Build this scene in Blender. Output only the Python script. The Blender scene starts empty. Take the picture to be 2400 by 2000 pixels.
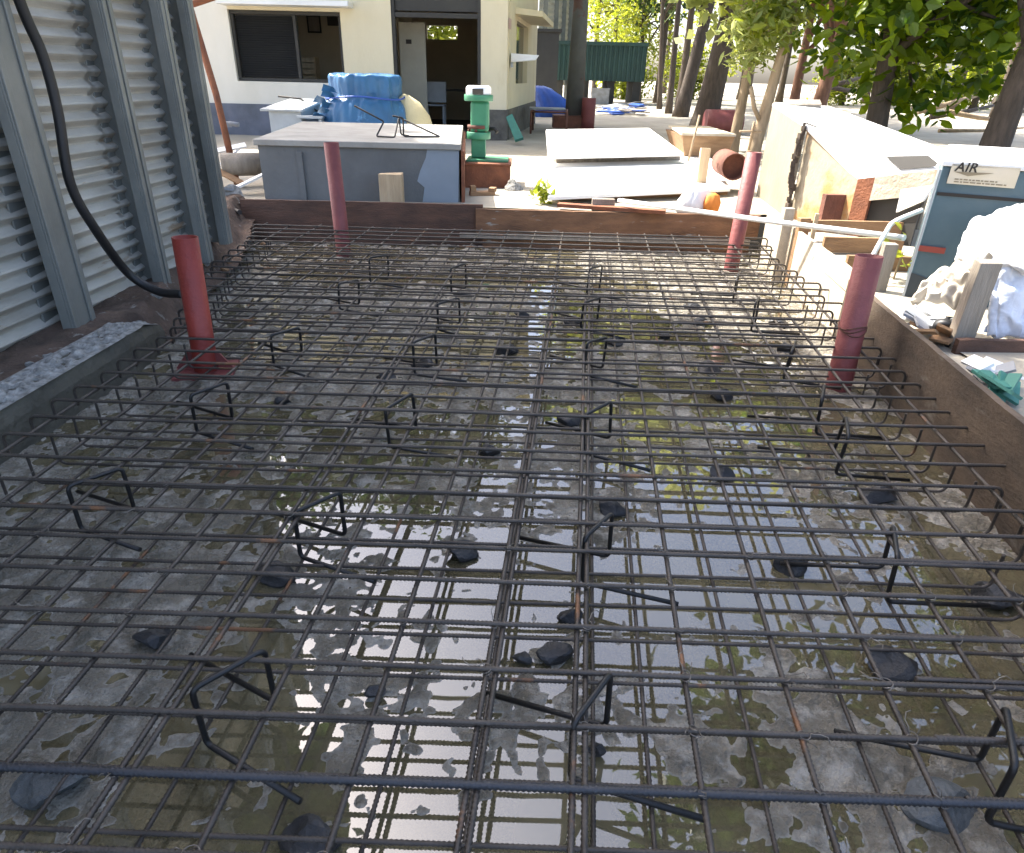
import bpy, bmesh, math, random
import numpy as np
from mathutils import Vector, Matrix, noise
random.seed(7); rng = np.random.default_rng(7)
S = bpy.context.scene; C = S.collection
R_ = math.radians
# ------------------------------------------------------------------ camera
CAM_H, FPX, PITCH, ROLL = 1.35, 1576.0, R_(27.5), .024
cd = bpy.data.cameras.new('camera'); cam = bpy.data.objects.new('camera', cd); C.objects.link(cam)
cd.sensor_width = 36; cd.lens = 36*FPX/2400; cd.clip_start = .05; cd.clip_end = 2000
fw = Vector((0, math.cos(PITCH), -math.sin(PITCH))); X = Vector((1, 0, 0)); U = X.cross(fw)
rt = X*math.cos(ROLL) + U*math.sin(ROLL); up = -X*math.sin(ROLL) + U*math.cos(ROLL)
cam.matrix_world = Matrix(((rt.x, up.x, -fw.x, 0), (rt.y, up.y, -fw.y, 0), (rt.z, up.z, -fw.z, CAM_H), (0, 0, 0, 1)))
S.camera = cam
# ------------------------------------------------------------------ light
SUN_AZ, SUN_EL = R_(-57), R_(52)          # sun ahead and to the left of the camera (azimuth from +Y)
sd = Vector((math.sin(SUN_AZ)*math.cos(SUN_EL), math.cos(SUN_AZ)*math.cos(SUN_EL), math.sin(SUN_EL)))
W = bpy.data.worlds.new('World'); S.world = W; W.use_nodes = True
nt = W.node_tree; sky = nt.nodes.new('ShaderNodeTexSky'); sky.sky_type = 'NISHITA'; sky.sun_disc = False
sky.sun_elevation = SUN_EL; sky.sun_rotation = SUN_AZ; sky.dust_density = 4.0; sky.air_density = .75; sky.ozone_density = .2
bg = nt.nodes['Background']; nt.links.new(sky.outputs[0], bg.inputs[0]); bg.inputs[1].default_value = .15
sl = bpy.data.lights.new('sun', 'SUN'); so = bpy.data.objects.new('sun', sl); C.objects.link(so)
sl.energy = 3.2; sl.angle = R_(.5); sl.color = (1, .95, .87)
so.rotation_euler = sd.to_track_quat('Z', 'Y').to_euler()
S.view_settings.view_transform = 'Standard'; S.view_settings.look = 'None'
S.view_settings.exposure = 2.4; S.view_settings.gamma = 1
# ------------------------------------------------------------------ survey helpers: a measured sight line met with a height or a distance
def ray(u, v):
    dx, dy = u-1200, v-1000
    a = (dx*math.cos(ROLL)+dy*math.sin(ROLL))/FPX; b = (-dx*math.sin(ROLL)+dy*math.cos(ROLL))/FPX
    return Vector((a, math.cos(PITCH)-b*math.sin(PITCH), -math.sin(PITCH)-b*math.cos(PITCH)))
def gz(u, v, z):
    d = ray(u, v); return Vector((0, 0, CAM_H)) + d*((z-CAM_H)/d.z)
def gy(u, v, y):
    d = ray(u, v); return Vector((0, 0, CAM_H)) + d*(y/d.y)
# ------------------------------------------------------------------ materials
def nodes(name):
    m = bpy.data.materials.new(name); m.use_nodes = True
    n = m.node_tree.nodes; return m, m.node_tree, n, n['Principled BSDF']
def M(name, c1, c2=None, scale=4, rough=.75, bump=0, bscale=30, metal=0, c3=None, s3=2.5, t3=.58, stretch=(1, 1, 1), spec=.5, w3=.06, rnd=False, rv=0, bd=.02):
    m, t, n, p = nodes(name); L = t.links.new
    tc = n.new('ShaderNodeTexCoord'); mp = n.new('ShaderNodeMapping'); mp.inputs['Scale'].default_value = stretch
    if rnd:
        oi = n.new('ShaderNodeObjectInfo'); va = n.new('ShaderNodeVectorMath'); va.operation = 'MULTIPLY_ADD'
        L(oi.outputs['Random'], va.inputs[0]); va.inputs[1].default_value = (57, 91, 33); L(tc.outputs['Object'], va.inputs[2]); L(va.outputs[0], mp.inputs[0])
    else: L(tc.outputs['Object'], mp.inputs[0])
    def nz(sc, det=6, ro=.6):
        x = n.new('ShaderNodeTexNoise'); x.inputs['Scale'].default_value = sc; x.inputs['Detail'].default_value = det; x.inputs['Roughness'].default_value = ro
        L(mp.outputs[0], x.inputs['Vector']); return x
    if c2 is None: c2 = tuple(c*.78 for c in c1)
    a = nz(scale); r = n.new('ShaderNodeValToRGB'); L(a.outputs[0], r.inputs[0])
    r.color_ramp.elements[0].position = .32; r.color_ramp.elements[1].position = .68
    r.color_ramp.elements[0].color = (*c1, 1); r.color_ramp.elements[1].color = (*c2, 1)
    col = r.outputs[0]
    if c3:
        b = nz(s3, 8, .65); q = n.new('ShaderNodeValToRGB'); L(b.outputs[0], q.inputs[0])
        q.color_ramp.elements[0].position = t3; q.color_ramp.elements[1].position = t3+w3
        mx = n.new('ShaderNodeMix'); mx.data_type = 'RGBA'; L(q.outputs[0], mx.inputs[0]); L(col, mx.inputs[6]); mx.inputs[7].default_value = (*c3, 1); col = mx.outputs[2]
    L(col, p.inputs['Base Color'])
    p.inputs['Roughness'].default_value = rough; p.inputs['Metallic'].default_value = metal; p.inputs['Specular IOR Level'].default_value = spec
    if rv:
        mr = n.new('ShaderNodeMapRange'); L(nz(scale*2).outputs[0], mr.inputs[0]); mr.inputs[1].default_value = .35; mr.inputs[2].default_value = .65
        mr.inputs[3].default_value = rough-rv; mr.inputs[4].default_value = rough+rv; L(mr.outputs[0], p.inputs['Roughness'])
    if bump:
        k = nz(bscale, 8); bp = n.new('ShaderNodeBump'); bp.inputs['Strength'].default_value = bump; bp.inputs['Distance'].default_value = bd
        L(k.outputs[0], bp.inputs['Height']); L(bp.outputs[0], p.inputs['Normal'])
    return m
def leafmat(name, c1, c2, tr):
    m, t, n, p = nodes(name); L = t.links.new
    g = n.new('ShaderNodeNewGeometry'); r = n.new('ShaderNodeValToRGB'); L(g.outputs['Random Per Island'], r.inputs[0])
    r.color_ramp.elements[0].color = (*c1, 1); r.color_ramp.elements[1].color = (*c2, 1)
    L(r.outputs[0], p.inputs['Base Color']); p.inputs['Roughness'].default_value = .42; p.inputs['Specular IOR Level'].default_value = .5
    tb = n.new('ShaderNodeBsdfTranslucent'); hs = n.new('ShaderNodeHueSaturation'); hs.inputs['Hue'].default_value = .475; hs.inputs['Value'].default_value = 2.2; hs.inputs['Saturation'].default_value = 1.1
    L(r.outputs[0], hs.inputs['Color']); L(hs.outputs[0], tb.inputs['Color'])
    mx = n.new('ShaderNodeMixShader'); mx.inputs[0].default_value = tr; L(p.outputs[0], mx.inputs[1]); L(tb.outputs[0], mx.inputs[2])
    L(mx.outputs[0], n['Material Output'].inputs['Surface']); return m
def watermat():
    m, t, n, p = nodes('puddle_water'); L = t.links.new
    tr = n.new('ShaderNodeBsdfTransparent'); tr.inputs[0].default_value = (.8, .75, .56, 1)
    df = n.new('ShaderNodeBsdfDiffuse'); df.inputs[0].default_value = (.155, .135, .078, 1)
    tc = n.new('ShaderNodeTexCoord'); ns = n.new('ShaderNodeTexNoise'); ns.inputs['Scale'].default_value = 2.2; ns.inputs['Detail'].default_value = 5; L(tc.outputs['Object'], ns.inputs['Vector'])
    mr = n.new('ShaderNodeMapRange'); mr.inputs[1].default_value = .38; mr.inputs[2].default_value = .62; mr.inputs[3].default_value = .4; mr.inputs[4].default_value = .82; L(ns.outputs[0], mr.inputs[0])
    mx = n.new('ShaderNodeMixShader'); L(mr.outputs[0], mx.inputs[0]); L(tr.outputs[0], mx.inputs[1]); L(df.outputs[0], mx.inputs[2])
    gl = n.new('ShaderNodeBsdfGlossy'); gl.inputs['Roughness'].default_value = .012; gl.inputs[0].default_value = (1, 1, 1, 1)
    fr = n.new('ShaderNodeFresnel'); fr.inputs[0].default_value = 1.95
    rp = n.new('ShaderNodeTexNoise'); rp.inputs['Scale'].default_value = 7; rp.inputs['Detail'].default_value = 2; L(tc.outputs['Object'], rp.inputs['Vector'])
    bp = n.new('ShaderNodeBump'); bp.inputs['Strength'].default_value = .03; bp.inputs['Distance'].default_value = .02; L(rp.outputs[0], bp.inputs['Height'])
    L(bp.outputs[0], gl.inputs['Normal'])
    m2 = n.new('ShaderNodeMixShader'); L(fr.outputs[0], m2.inputs[0]); L(mx.outputs[0], m2.inputs[1]); L(gl.outputs[0], m2.inputs[2])
    L(m2.outputs[0], n['Material Output'].inputs['Surface']); return m
mat = dict(
 water=watermat(),
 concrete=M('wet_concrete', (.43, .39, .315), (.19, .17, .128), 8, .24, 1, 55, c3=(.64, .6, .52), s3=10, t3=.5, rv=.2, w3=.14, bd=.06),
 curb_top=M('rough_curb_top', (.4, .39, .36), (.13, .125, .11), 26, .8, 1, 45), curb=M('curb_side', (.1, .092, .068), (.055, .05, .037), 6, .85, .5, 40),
 soil=M('brown_soil', (.13, .085, .06), (.06, .042, .03), 7, .95, .9, 35, c3=(.24, .22, .19), s3=11, t3=.6),
 yard=M('yard_ground', (.37, .335, .265), (.26, .235, .185), 1.1, .95, .6, 12, c3=(.26, .23, .18), s3=.5, t3=.56, w3=.2),
 rebar=M('rebar_steel', (.075, .062, .05), (.034, .028, .023), 9, .42, .3, 160, metal=.15, c3=(.17, .08, .035), s3=3.2, t3=.62, rnd=True, w3=.05),
 rebar_blue=M('new_rebar_steel', (.05, .053, .06), (.034, .036, .041), 9, .42, .25, 160, metal=.45, rnd=True),
 chair=M('chair_steel', (.022, .021, .02), (.012, .012, .012), 9, .4, .2, 120, metal=.3, rnd=True),
 wire=M('tie_wire_steel', (.24, .22, .19), (.12, .1, .08), 20, .4, metal=.6),
 stone=M('black_stone', (.03, .032, .034), (.015, .015, .016), 12, .5, .5, 30, rnd=True),
 slate=M('wet_slate', (.1, .112, .115), (.055, .062, .064), 7, .35, .7, 30, c3=(.2, .2, .19), s3=6, t3=.6),
 pipe_red=M('red_oxide_paint', (.28, .035, .022), (.19, .024, .016), 5, .5, .25, 50, c3=(.1, .03, .022), s3=6, t3=.62), pipe_dull=M('faded_red_paint', (.23, .06, .055), (.16, .04, .037), 5, .6, .25, 40, c3=(.1, .045, .04), s3=4, t3=.62),
 sheet=M('weathered_zinc', (.54, .515, .45), (.34, .315, .265), 3, .55, .15, 30, metal=.15, c3=(.27, .2, .13), s3=3.5, t3=.62, stretch=(1, .5, 2.5)),
 post=M('galvanised_post', (.225, .23, .21), (.155, .16, .146), 3, .45, .1, 40, metal=.2, c3=(.2, .2, .19), s3=6, t3=.68),
 black=M('black_rubber', (.016, .016, .017), (.01, .01, .01), 9, .5),
 rust=M('rusty_steel', (.27, .1, .045), (.15, .055, .028), 7, .85, .5, 45), rust_dark=M('dark_rust', (.17, .065, .04), (.1, .042, .028), 6, .85, .5, 30),
 form_dark=M('dark_form_board', (.13, .065, .04), (.055, .03, .02), 3, .8, .5, 25, stretch=(1, 1, 4), c3=(.22, .2, .17), s3=4, t3=.66),
 form_brown=M('brown_form_board', (.25, .125, .06), (.12, .06, .03), 3, .8, .5, 25, stretch=(1, 1, 4), c3=(.3, .28, .24), s3=5, t3=.62),
 form_grey=M('cement_stained_board', (.12, .085, .055), (.052, .038, .027), 3.5, .85, .35, 30, stretch=(1, 1, 3), c3=(.2, .18, .145), s3=4, t3=.6, w3=.15),
 form_pale=M('pale_form_board', (.5, .44, .34), (.38, .32, .24), 4, .85, .5, 30, c3=(.33, .27, .19), s3=6, t3=.62),
 timber=M('pale_timber', (.55, .42, .26), (.4, .29, .17), 6, .8, .3, 30, stretch=(3, 3, .4)), timber_grey=M('weathered_timber', (.3, .26, .21), (.2, .17, .13), 6, .85, .5, 30, stretch=(3, 3, .4)),
 timber_brown=M('brown_timber', (.33, .2, .1), (.2, .11, .055), 5, .85, .4, 30, stretch=(.6, 2, 3)),
 boxgrey=M('grey_paint', (.14, .144, .14), (.098, .1, .096), 2.2, .65, .25, 30, c3=(.1, .1, .1), s3=5, t3=.66), boxblue=M('fresh_pale_grey_paint', (.25, .29, .325), (.21, .245, .275), 3, .6),
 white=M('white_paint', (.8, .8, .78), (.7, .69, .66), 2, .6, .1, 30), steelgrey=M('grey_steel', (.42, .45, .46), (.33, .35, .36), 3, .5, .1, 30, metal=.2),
 cream=M('cream_wall_paint', (.72, .64, .45), (.64, .56, .38), 1.5, .85, .2, 25, c3=(.55, .46, .28), s3=1.2, t3=.64, stretch=(1, 1, .45), w3=.15),
 whitewall=M('white_wall_paint', (.74, .7, .61), (.66, .62, .52), 1.5, .85, .2, 25, c3=(.58, .53, .4), s3=1.6, t3=.66, stretch=(1, 1, .45), w3=.15),
 plinth=M('blue_grey_plinth', (.15, .16, .2), (.1, .11, .13), 3, .85, .5, 14), plinth_dark=M('dark_plinth', (.15, .14, .12), (.08, .075, .065), 5, .9, .8, 12),
 dark=M('dark_interior', (.05, .048, .042), (.035, .033, .03), 2, .8), beige=M('room_beige', (.5, .42, .29), (.42, .35, .24), 2, .85), shutter=M('dark_shutter', (.03, .03, .028), (.02, .02, .02), 3, .55),
 doorleaf=M('grey_door_leaf', (.36, .34, .27), (.29, .27, .21), 2, .7), tarp=M('blue_tarpaulin', (.035, .14, .28), (.022, .095, .2), 4, .38, .35, 18, c3=(.1, .27, .48), s3=3, t3=.62), bluesheet=M('blue_plastic', (.03, .1, .42), (.02, .07, .3), 4, .4, .3, 20),
 bag=M('cream_sack', (.72, .6, .33), (.6, .5, .28), 4, .8, .4, 30), sack=M('white_sack', (.74, .74, .74), (.6, .6, .6), 4, .7, .6, 14), sack_blue=M('bluish_white_sack', (.62, .66, .74), (.5, .54, .62), 4, .7, .6, 12),
 sack_cream=M('dusty_sack', (.62, .56, .46), (.48, .42, .33), 4, .8, .6, 12),
 green=M('green_pump_paint', (.05, .24, .12), (.038, .17, .085), 4, .45, .15, 30, c3=(.2, .3, .22), s3=7, t3=.68), green_dk=M('green_board_paint', (.05, .2, .15), (.035, .14, .11), 4, .7), contgreen=M('container_green', (.02, .06, .053), (.016, .045, .04), 1, .6, .1, 10),
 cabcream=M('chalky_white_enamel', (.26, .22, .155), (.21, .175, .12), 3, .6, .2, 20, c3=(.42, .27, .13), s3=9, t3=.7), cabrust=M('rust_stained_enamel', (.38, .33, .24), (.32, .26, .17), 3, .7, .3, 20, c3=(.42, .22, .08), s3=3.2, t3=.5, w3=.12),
 teal=M('blue_grey_cabinet_paint', (.075, .128, .152), (.055, .1, .124), 2.5, .4, .08, 20, c3=(.2, .25, .27), s3=2, t3=.62, w3=.2), paper=M('yellowed_label', (.6, .52, .36), (.66, .58, .45), 5, .6), ink=M('black_ink', (.03, .025, .02)), fadedink=M('faded_ink', (.3, .24, .15)), redlabel=M('red_label', (.3, .06, .04)),
 bark=M('tree_bark', (.1, .075, .055), (.055, .042, .03), 9, .9, .8, 25, stretch=(2, 2, .5)), bark_red=M('reddish_bark', (.24, .12, .07), (.15, .075, .045), 9, .9, .7, 25, stretch=(2, 2, .5)), bark_pale=M('pale_bark', (.36, .27, .17), (.25, .18, .11), 9, .9, .7, 25, stretch=(2, 2, .5)),
 orange=M('orange_plastic', (.75, .25, .04)), scrap=M('grey_scrap', (.3, .32, .34), (.2, .2, .2), 5, .7), pink=M('faded_pink_paint', (.5, .3, .26), (.55, .42, .35), 6, .85), glass=M('dark_glass', (.02, .022, .022), rough=.08),
)
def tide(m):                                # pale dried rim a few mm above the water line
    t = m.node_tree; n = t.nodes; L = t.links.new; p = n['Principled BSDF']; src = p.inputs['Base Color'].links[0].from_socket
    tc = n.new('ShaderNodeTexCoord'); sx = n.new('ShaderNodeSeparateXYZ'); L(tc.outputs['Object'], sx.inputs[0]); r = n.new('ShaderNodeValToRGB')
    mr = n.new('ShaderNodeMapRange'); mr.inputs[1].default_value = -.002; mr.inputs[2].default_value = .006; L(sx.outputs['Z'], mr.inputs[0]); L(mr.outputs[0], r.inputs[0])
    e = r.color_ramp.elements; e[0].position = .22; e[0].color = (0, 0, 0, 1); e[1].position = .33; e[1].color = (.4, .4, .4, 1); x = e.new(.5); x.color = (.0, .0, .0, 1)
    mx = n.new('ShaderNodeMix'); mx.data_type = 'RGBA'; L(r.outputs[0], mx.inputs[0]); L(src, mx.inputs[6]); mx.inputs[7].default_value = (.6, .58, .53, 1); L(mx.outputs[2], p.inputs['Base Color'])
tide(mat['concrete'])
lf_dark = leafmat('dark_leaves', (.018, .042, .012), (.045, .085, .02), .25); lf_mid = leafmat('green_leaves', (.05, .1, .015), (.12, .17, .025), .5)
lf_lime = leafmat('lime_leaves', (.1, .15, .02), (.2, .23, .04), .55); lf_pale = leafmat('pale_leaves', (.16, .2, .06), (.28, .32, .12), .45)
# ------------------------------------------------------------------ mesh helpers
def wloc(o):
    v = Vector(o.location)
    while o.parent: o = o.parent; v += Vector(o.location)
    return v
class MB:
    def __init__(s): s.b = bmesh.new()
    def poly(s, pts, smooth=False):
        f = s.b.faces.new([s.b.verts.new(Vector(p)) for p in pts]); f.smooth = smooth; return s
    def hexa(s, p):                         # 8 points: bottom ring 0-3, top ring 4-7
        v = [s.b.verts.new(Vector(q)) for q in p]
        for f in ((3, 2, 1, 0), (4, 5, 6, 7), (0, 1, 5, 4), (1, 2, 6, 5), (2, 3, 7, 6), (3, 0, 4, 7)): s.b.faces.new([v[i] for i in f])
        return s
    def box(s, c, d, rz=0, k=0, rot=None):
        m = rot or Matrix.Rotation(rz, 3, 'Z'); c = Vector(c); P = []
        for z in (-.5, .5):
            for x, y in ((-.5, -.5), (.5, -.5), (.5, .5), (-.5, .5)): P.append(c+m @ Vector((x*d[0], y*d[1], z*d[2])))
        return s.hexa(P)
    def plate(s, quad, th):                 # a quad thickened along its back normal
        q = [Vector(p) for p in quad]; n = (q[1]-q[0]).cross(q[3]-q[0]).normalized()*th
        return s.hexa([p-n for p in q]+q)
    def tube(s, pts, r, n=8, cap=True, rr=None):
        pts = [Vector(p) for p in pts]; rings = []; t0 = None; ref = None
        for i, p in enumerate(pts):
            t = (pts[min(i+1, len(pts)-1)]-pts[max(i-1, 0)]).normalized()
            if ref is None: ref = t.orthogonal().normalized()
            else: ref = (ref-t*ref.dot(t)).normalized()
            q = t.cross(ref); R = rr[i] if rr is not None else r
            rings.append([s.b.verts.new(p+(ref*math.cos(a)+q*math.sin(a))*R) for a in [2*math.pi*j/n for j in range(n)]])
        for a, b in zip(rings, rings[1:]):
            for j in range(n):
                f = s.b.faces.new((a[j], a[(j+1) % n], b[(j+1) % n], b[j])); f.smooth = True
        if cap: s.b.faces.new(rings[0][::-1]); s.b.faces.new(rings[-1])
        return s
    def loft(s, rings, cap=True, smooth=True):
        V = [[s.b.verts.new(Vector(p)) for p in r] for r in rings]; n = len(V[0])
        for a, b in zip(V, V[1:]):
            for j in range(n): s.b.faces.new((a[j], a[(j+1) % n], b[(j+1) % n], b[j])).smooth = smooth
        if cap: s.b.faces.new(V[0][::-1]); s.b.faces.new(V[-1])
        return s
def obj(name, mb, m, parent=None, bevel=0, origin=None):
    me = bpy.data.meshes.new(name)
    if isinstance(mb, MB): mb.b.normal_update(); mb.b.to_mesh(me); mb.b.free()
    else: me.from_pydata(*mb)
    for k in (m if isinstance(m, (list, tuple)) else [m]): me.materials.append(mat[k] if isinstance(k, str) else k)
    n = len(me.vertices); co = np.empty(n*3, 'f'); me.vertices.foreach_get('co', co); co = co.reshape(-1, 3)
    if parent is not None: off = np.array(wloc(parent)) if origin is None else np.array(origin)
    elif origin is not None: off = np.array(origin)
    else: off = np.array([(co[:, 0].min()+co[:, 0].max())/2, (co[:, 1].min()+co[:, 1].max())/2, co[:, 2].min()])
    me.vertices.foreach_set('co', (co-off).astype('f').ravel()); me.update()
    o = bpy.data.objects.new(name, me); C.objects.link(o)
    if parent is not None: o.parent = parent; o.location = Vector(off)-wloc(parent)
    else: o.location = off
    if bevel:
        b = o.modifiers.new('bevel', 'BEVEL'); b.width = bevel; b.segments = 2; b.limit_method = 'ANGLE'; b.angle_limit = R_(40)
    return o
def tag(o, label=None, cat=None, group=None, kind=None):
    for k, v in (('label', label), ('category', cat), ('group', group), ('kind', kind)):
        if v: o[k] = v
    return o
def thing(name, label, cat, loc, group=None):
    o = bpy.data.objects.new(name, None); C.objects.link(o); o.location = loc; o.empty_display_size = .2
    return tag(o, label, cat, group)
def copy_part(src, parent, loc=None, rot=None):
    c = src.copy(); C.objects.link(c); c.parent = parent
    if loc is not None: c.location = loc
    if rot is not None: c.rotation_euler = rot
    return c
def struct(name, mb, m, **k): return tag(obj(name, mb, m, **k), kind='structure')
ONES = 'zeroth first second third fourth fifth sixth seventh eighth ninth tenth eleventh twelfth thirteenth fourteenth fifteenth sixteenth seventeenth eighteenth nineteenth'.split()
def ordinal(i):
    if i < 20: return ONES[i]
    t = {2: ('twentieth', 'twenty'), 3: ('thirtieth', 'thirty'), 4: ('fortieth', 'forty')}[i//10]
    return t[0] if i % 10 == 0 else t[1]+'-'+ONES[i % 10]
def vnoise(x, y, f, seed):                  # smooth value noise on numpy arrays
    g = np.random.default_rng(seed).random((256, 256)); a, b = x*f+37.3, y*f+91.7
    i, j = np.floor(a).astype(int), np.floor(b).astype(int); u, v = a-i, b-j; u = u*u*(3-2*u); v = v*v*(3-2*v)
    G = lambda p, q: g[p % 256, q % 256]
    return G(i, j)*(1-u)*(1-v)+G(i+1, j)*u*(1-v)+G(i, j+1)*(1-u)*v+G(i+1, j+1)*u*v
def grid(xs, ys, zf, keep=None):
    Xg, Yg = np.meshgrid(xs, ys); Z = zf(Xg, Yg); v = np.stack([Xg, Yg, Z], -1).reshape(-1, 3); nx, ny = len(xs), len(ys)
    I = np.arange(nx*ny).reshape(ny, nx); q = np.stack([I[:-1, :-1], I[:-1, 1:], I[1:, 1:], I[1:, :-1]], -1).reshape(-1, 4)
    if keep is not None:
        c = v[q].mean(1); q = q[keep(c[:, 0], c[:, 1])]
    return v.tolist(), [], q.tolist()
def smooth(o):
    o.data.polygons.foreach_set('use_smooth', [True]*len(o.data.polygons)); return o
# ------------------------------------------------------------------ ground, pit floor, water
def xr(y): return 1.45+.115*y                                   # inner face of right form
def xl(y): return np.interp(y, [-2, 0, 2.2, 3.2, 4.2, 5, 6.2], [-2.1, -2.08, -1.93, -1.87, -2.06, -2.1, -2.4])
YF = 6.08                                                       # inner face of far form
def fh(x, y):
    w = np.exp(-((x-.25)**2/.55+(y-.7)**2/1.4)); r = np.exp(-((x-1.0)**2/.5+(y-2.6)**2/3))
    x0, y0 = x, y; x = x+.05*(vnoise(x0, y0, 7, 11)-.5)+.02*(vnoise(x0, y0, 23, 12)-.5); y = y+.05*(vnoise(x0, y0, 7, 13)-.5)+.02*(vnoise(x0, y0, 23, 14)-.5)
    h = .015*(vnoise(x, y, 2.1, 1)-.5)+.011*(vnoise(x, y, 6.3, 2)-.5)+.013*(vnoise(x, y, 15, 3)-.5)+.012*(vnoise(x, y, 34, 4)-.5)+.006*(vnoise(x, y, 71, 15)-.5)
    l = np.clip((-.3-x)/1.2, 0, 1)
    q = np.exp(-((x-1.45)**2/.35+(y-4.75)**2/.5))
    return h+.0005-.0075*w-.003*r+.0012*l+.010*q
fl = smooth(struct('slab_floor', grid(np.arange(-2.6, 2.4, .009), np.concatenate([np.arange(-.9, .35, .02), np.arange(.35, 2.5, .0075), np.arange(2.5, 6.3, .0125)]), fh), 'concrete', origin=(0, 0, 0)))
struct('puddle_water', MB().poly([(-2.5, -.9, 0), (2.35, -.9, 0), (2.35, 6.25, 0), (-2.5, 6.25, 0)]), 'water')
def yz(x, y):
    d = np.hypot(x, y); return .3+.03*(vnoise(x, y, .35, 5)-.5)+.02*(vnoise(x, y, 1.6, 6)-.5)*np.clip(30/(d+1), 0, 1)
inpit = lambda x, y: ~((y < 6.2) & (y > -.95) & (x > -2.55) & (x < xr(np.minimum(y, 6.2))+.16))
ax = np.concatenate([np.linspace(-300, -14, 14), np.arange(-12, 18, .2), np.linspace(20, 300, 14)])
ay = np.concatenate([np.linspace(-60, -4, 8), np.arange(-3, 30, .2), np.linspace(32, 600, 26)])
smooth(struct('ground', grid(ax, ay, yz, inpit), 'yard', origin=(0, 0, 0)))
struct('ground_verge', MB().poly([(xr(-1.1)+.028, -1.1, .285), (xr(-1.1)+.5, -1.1, .285), (xr(6.4)+.5, 6.4, .285), (xr(6.4)+.028, 6.4, .285)]), 'yard')
def soilz(x, y): return np.interp(y, [-1, 3, 4.5, 6.2], [.16, .16, .2, .34])+.03*(vnoise(x, y, 6, 8)-.5)+.02*(vnoise(x, y, 18, 9)-.5)-np.where(y < 3.48, np.clip((x-xl(y)+.2)/.05, 0, 1)*.35, np.clip((x-xl(y)+.12)/.1, 0, 1)*.14)
smooth(struct('soil_bank', grid(np.arange(-2.75, -1.78, .02), np.arange(-.95, 6.4, .03), soilz, lambda x, y: x < xl(y)+.06), 'soil', origin=(0, 0, 0)))
# curb: broken concrete kerb on the left
cb = thing('concrete_curb', 'broken rough grey concrete curb along the left edge of the pit', 'curb', (-2, 1, 0))
ys = np.linspace(-.9, 3.5, 120); a = MB(); rings = []
for i, y in enumerate(ys):
    e = 1 if y < 3.25 else 1-.45*(y-3.25)/.25; n = noise.noise((y*6, 1, 0))*.02+noise.noise((y*23, 4, 0))*.012
    x1 = xl(y); rings.append([(x1-.2, y, -.05), (x1+.012, y, -.05), (x1+.004, y, .13*e), (x1-.014+n*.7, y, (.186+n*.5)*e), (x1-.2, y, .186*e)])
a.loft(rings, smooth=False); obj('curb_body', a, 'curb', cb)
tx = np.linspace(0, 1, 22)
def ctop():
    v = []; f = []
    for i, y in enumerate(np.linspace(-.9, 3.46, 300)):
        for j, t in enumerate(tx):
            x = xl(y)-.2+.195*t+ (noise.noise((y*9, 3, 0))*.018 if 0 < j < 21 else 0)
            ed = min(t, 1-t)*4; z = .194*(1 if y < 3.25 else 1-.4*(y-3.25)/.23)+min(1, ed)*(.022*noise.noise((x*26, y*26, 0))+.014*noise.noise((x*60, y*60, 5)))-.003*max(0, 1-ed)
            v.append((x, y, z))
    n = 22
    for i in range(299):
        for j in range(n-1): f.append((i*n+j, i*n+j+1, (i+1)*n+j+1, (i+1)*n+j))
    return v, [], f
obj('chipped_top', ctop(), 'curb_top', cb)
# ------------------------------------------------------------------ formwork
def board(name, label, p0, p1, z0, z1, th, m, grp='form boards round the pit', wob=.006, side=1):
    p0, p1 = Vector((*p0, 0)), Vector((*p1, 0)); d = (p1-p0); L = d.length; d.normalize(); nrm = Vector((-d.y, d.x, 0))*side
    n = max(8, int(L/.06)); rings = []; sd_ = random.random()*50
    for i in range(n+1):
        s_ = L*i/n; c = p0+d*s_; w = noise.noise((s_*1.5, sd_, 0))*wob; t = noise.noise((s_*7, sd_, 9))*wob*.7
        rings.append([c+nrm*w+Vector((0, 0, z0)), c+nrm*w+Vector((0, 0, z1+t)), c+nrm*(w+th)+Vector((0, 0, z1+t)), c+nrm*(w+th)+Vector((0, 0, z0))])
    return tag(obj(name, MB().loft(rings, smooth=False), m), label, 'form board', grp)
board('form_board', 'long cement-stained form board along the near right side of the pit', (xr(-.9), -.9), (xr(3.78), 3.78), -.03, .372, .03, 'form_grey', side=-1)
board('form_board', 'pale sunlit form board at the far right side of the pit', (xr(3.6)+.04, 3.6), (xr(5.95), 5.95), -.03, .4, .025, 'form_pale', side=-1)
board('form_board', 'dark stained form board across the far left of the pit', (-2.42, YF), (-.30, YF), -.03, .352, .03, 'form_dark')
board('form_board', 'brown form board across the far right of the pit', (-.36, YF-.036), (2.12, YF-.036), .12, .322, .03, 'form_brown')
board('form_rail', 'pale spattered rail under the far brown form board', (-.5, YF-.07), (2.05, YF-.07), .075, .12, .03, 'timber_grey')
board('form_board', 'low dark board at the foot of the far side under the rail', (-.3, YF-.04), (2.06, YF-.04), -.03, .075, .03, 'form_brown')
board('plank', 'dark weathered plank on edge outside the near right form board', gy(2250, 797, 2.85).xy, (2.75, 2.87), .2, .352, .03, 'form_dark', None)
tag(obj('timber_post', MB().box((1.985, 5.12, .26), (.075, .06, .56), .1), 'form_pale', bevel=.003), 'whitewashed timber post in the far right corner of the pit', 'post')
tag(obj('timber_post', MB().box((2.075, 5.02, .24), (.08, .05, .5), .1), 'timber_brown', bevel=.003), 'brown timber post beside the whitewashed one in the pit corner', 'post')
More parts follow.
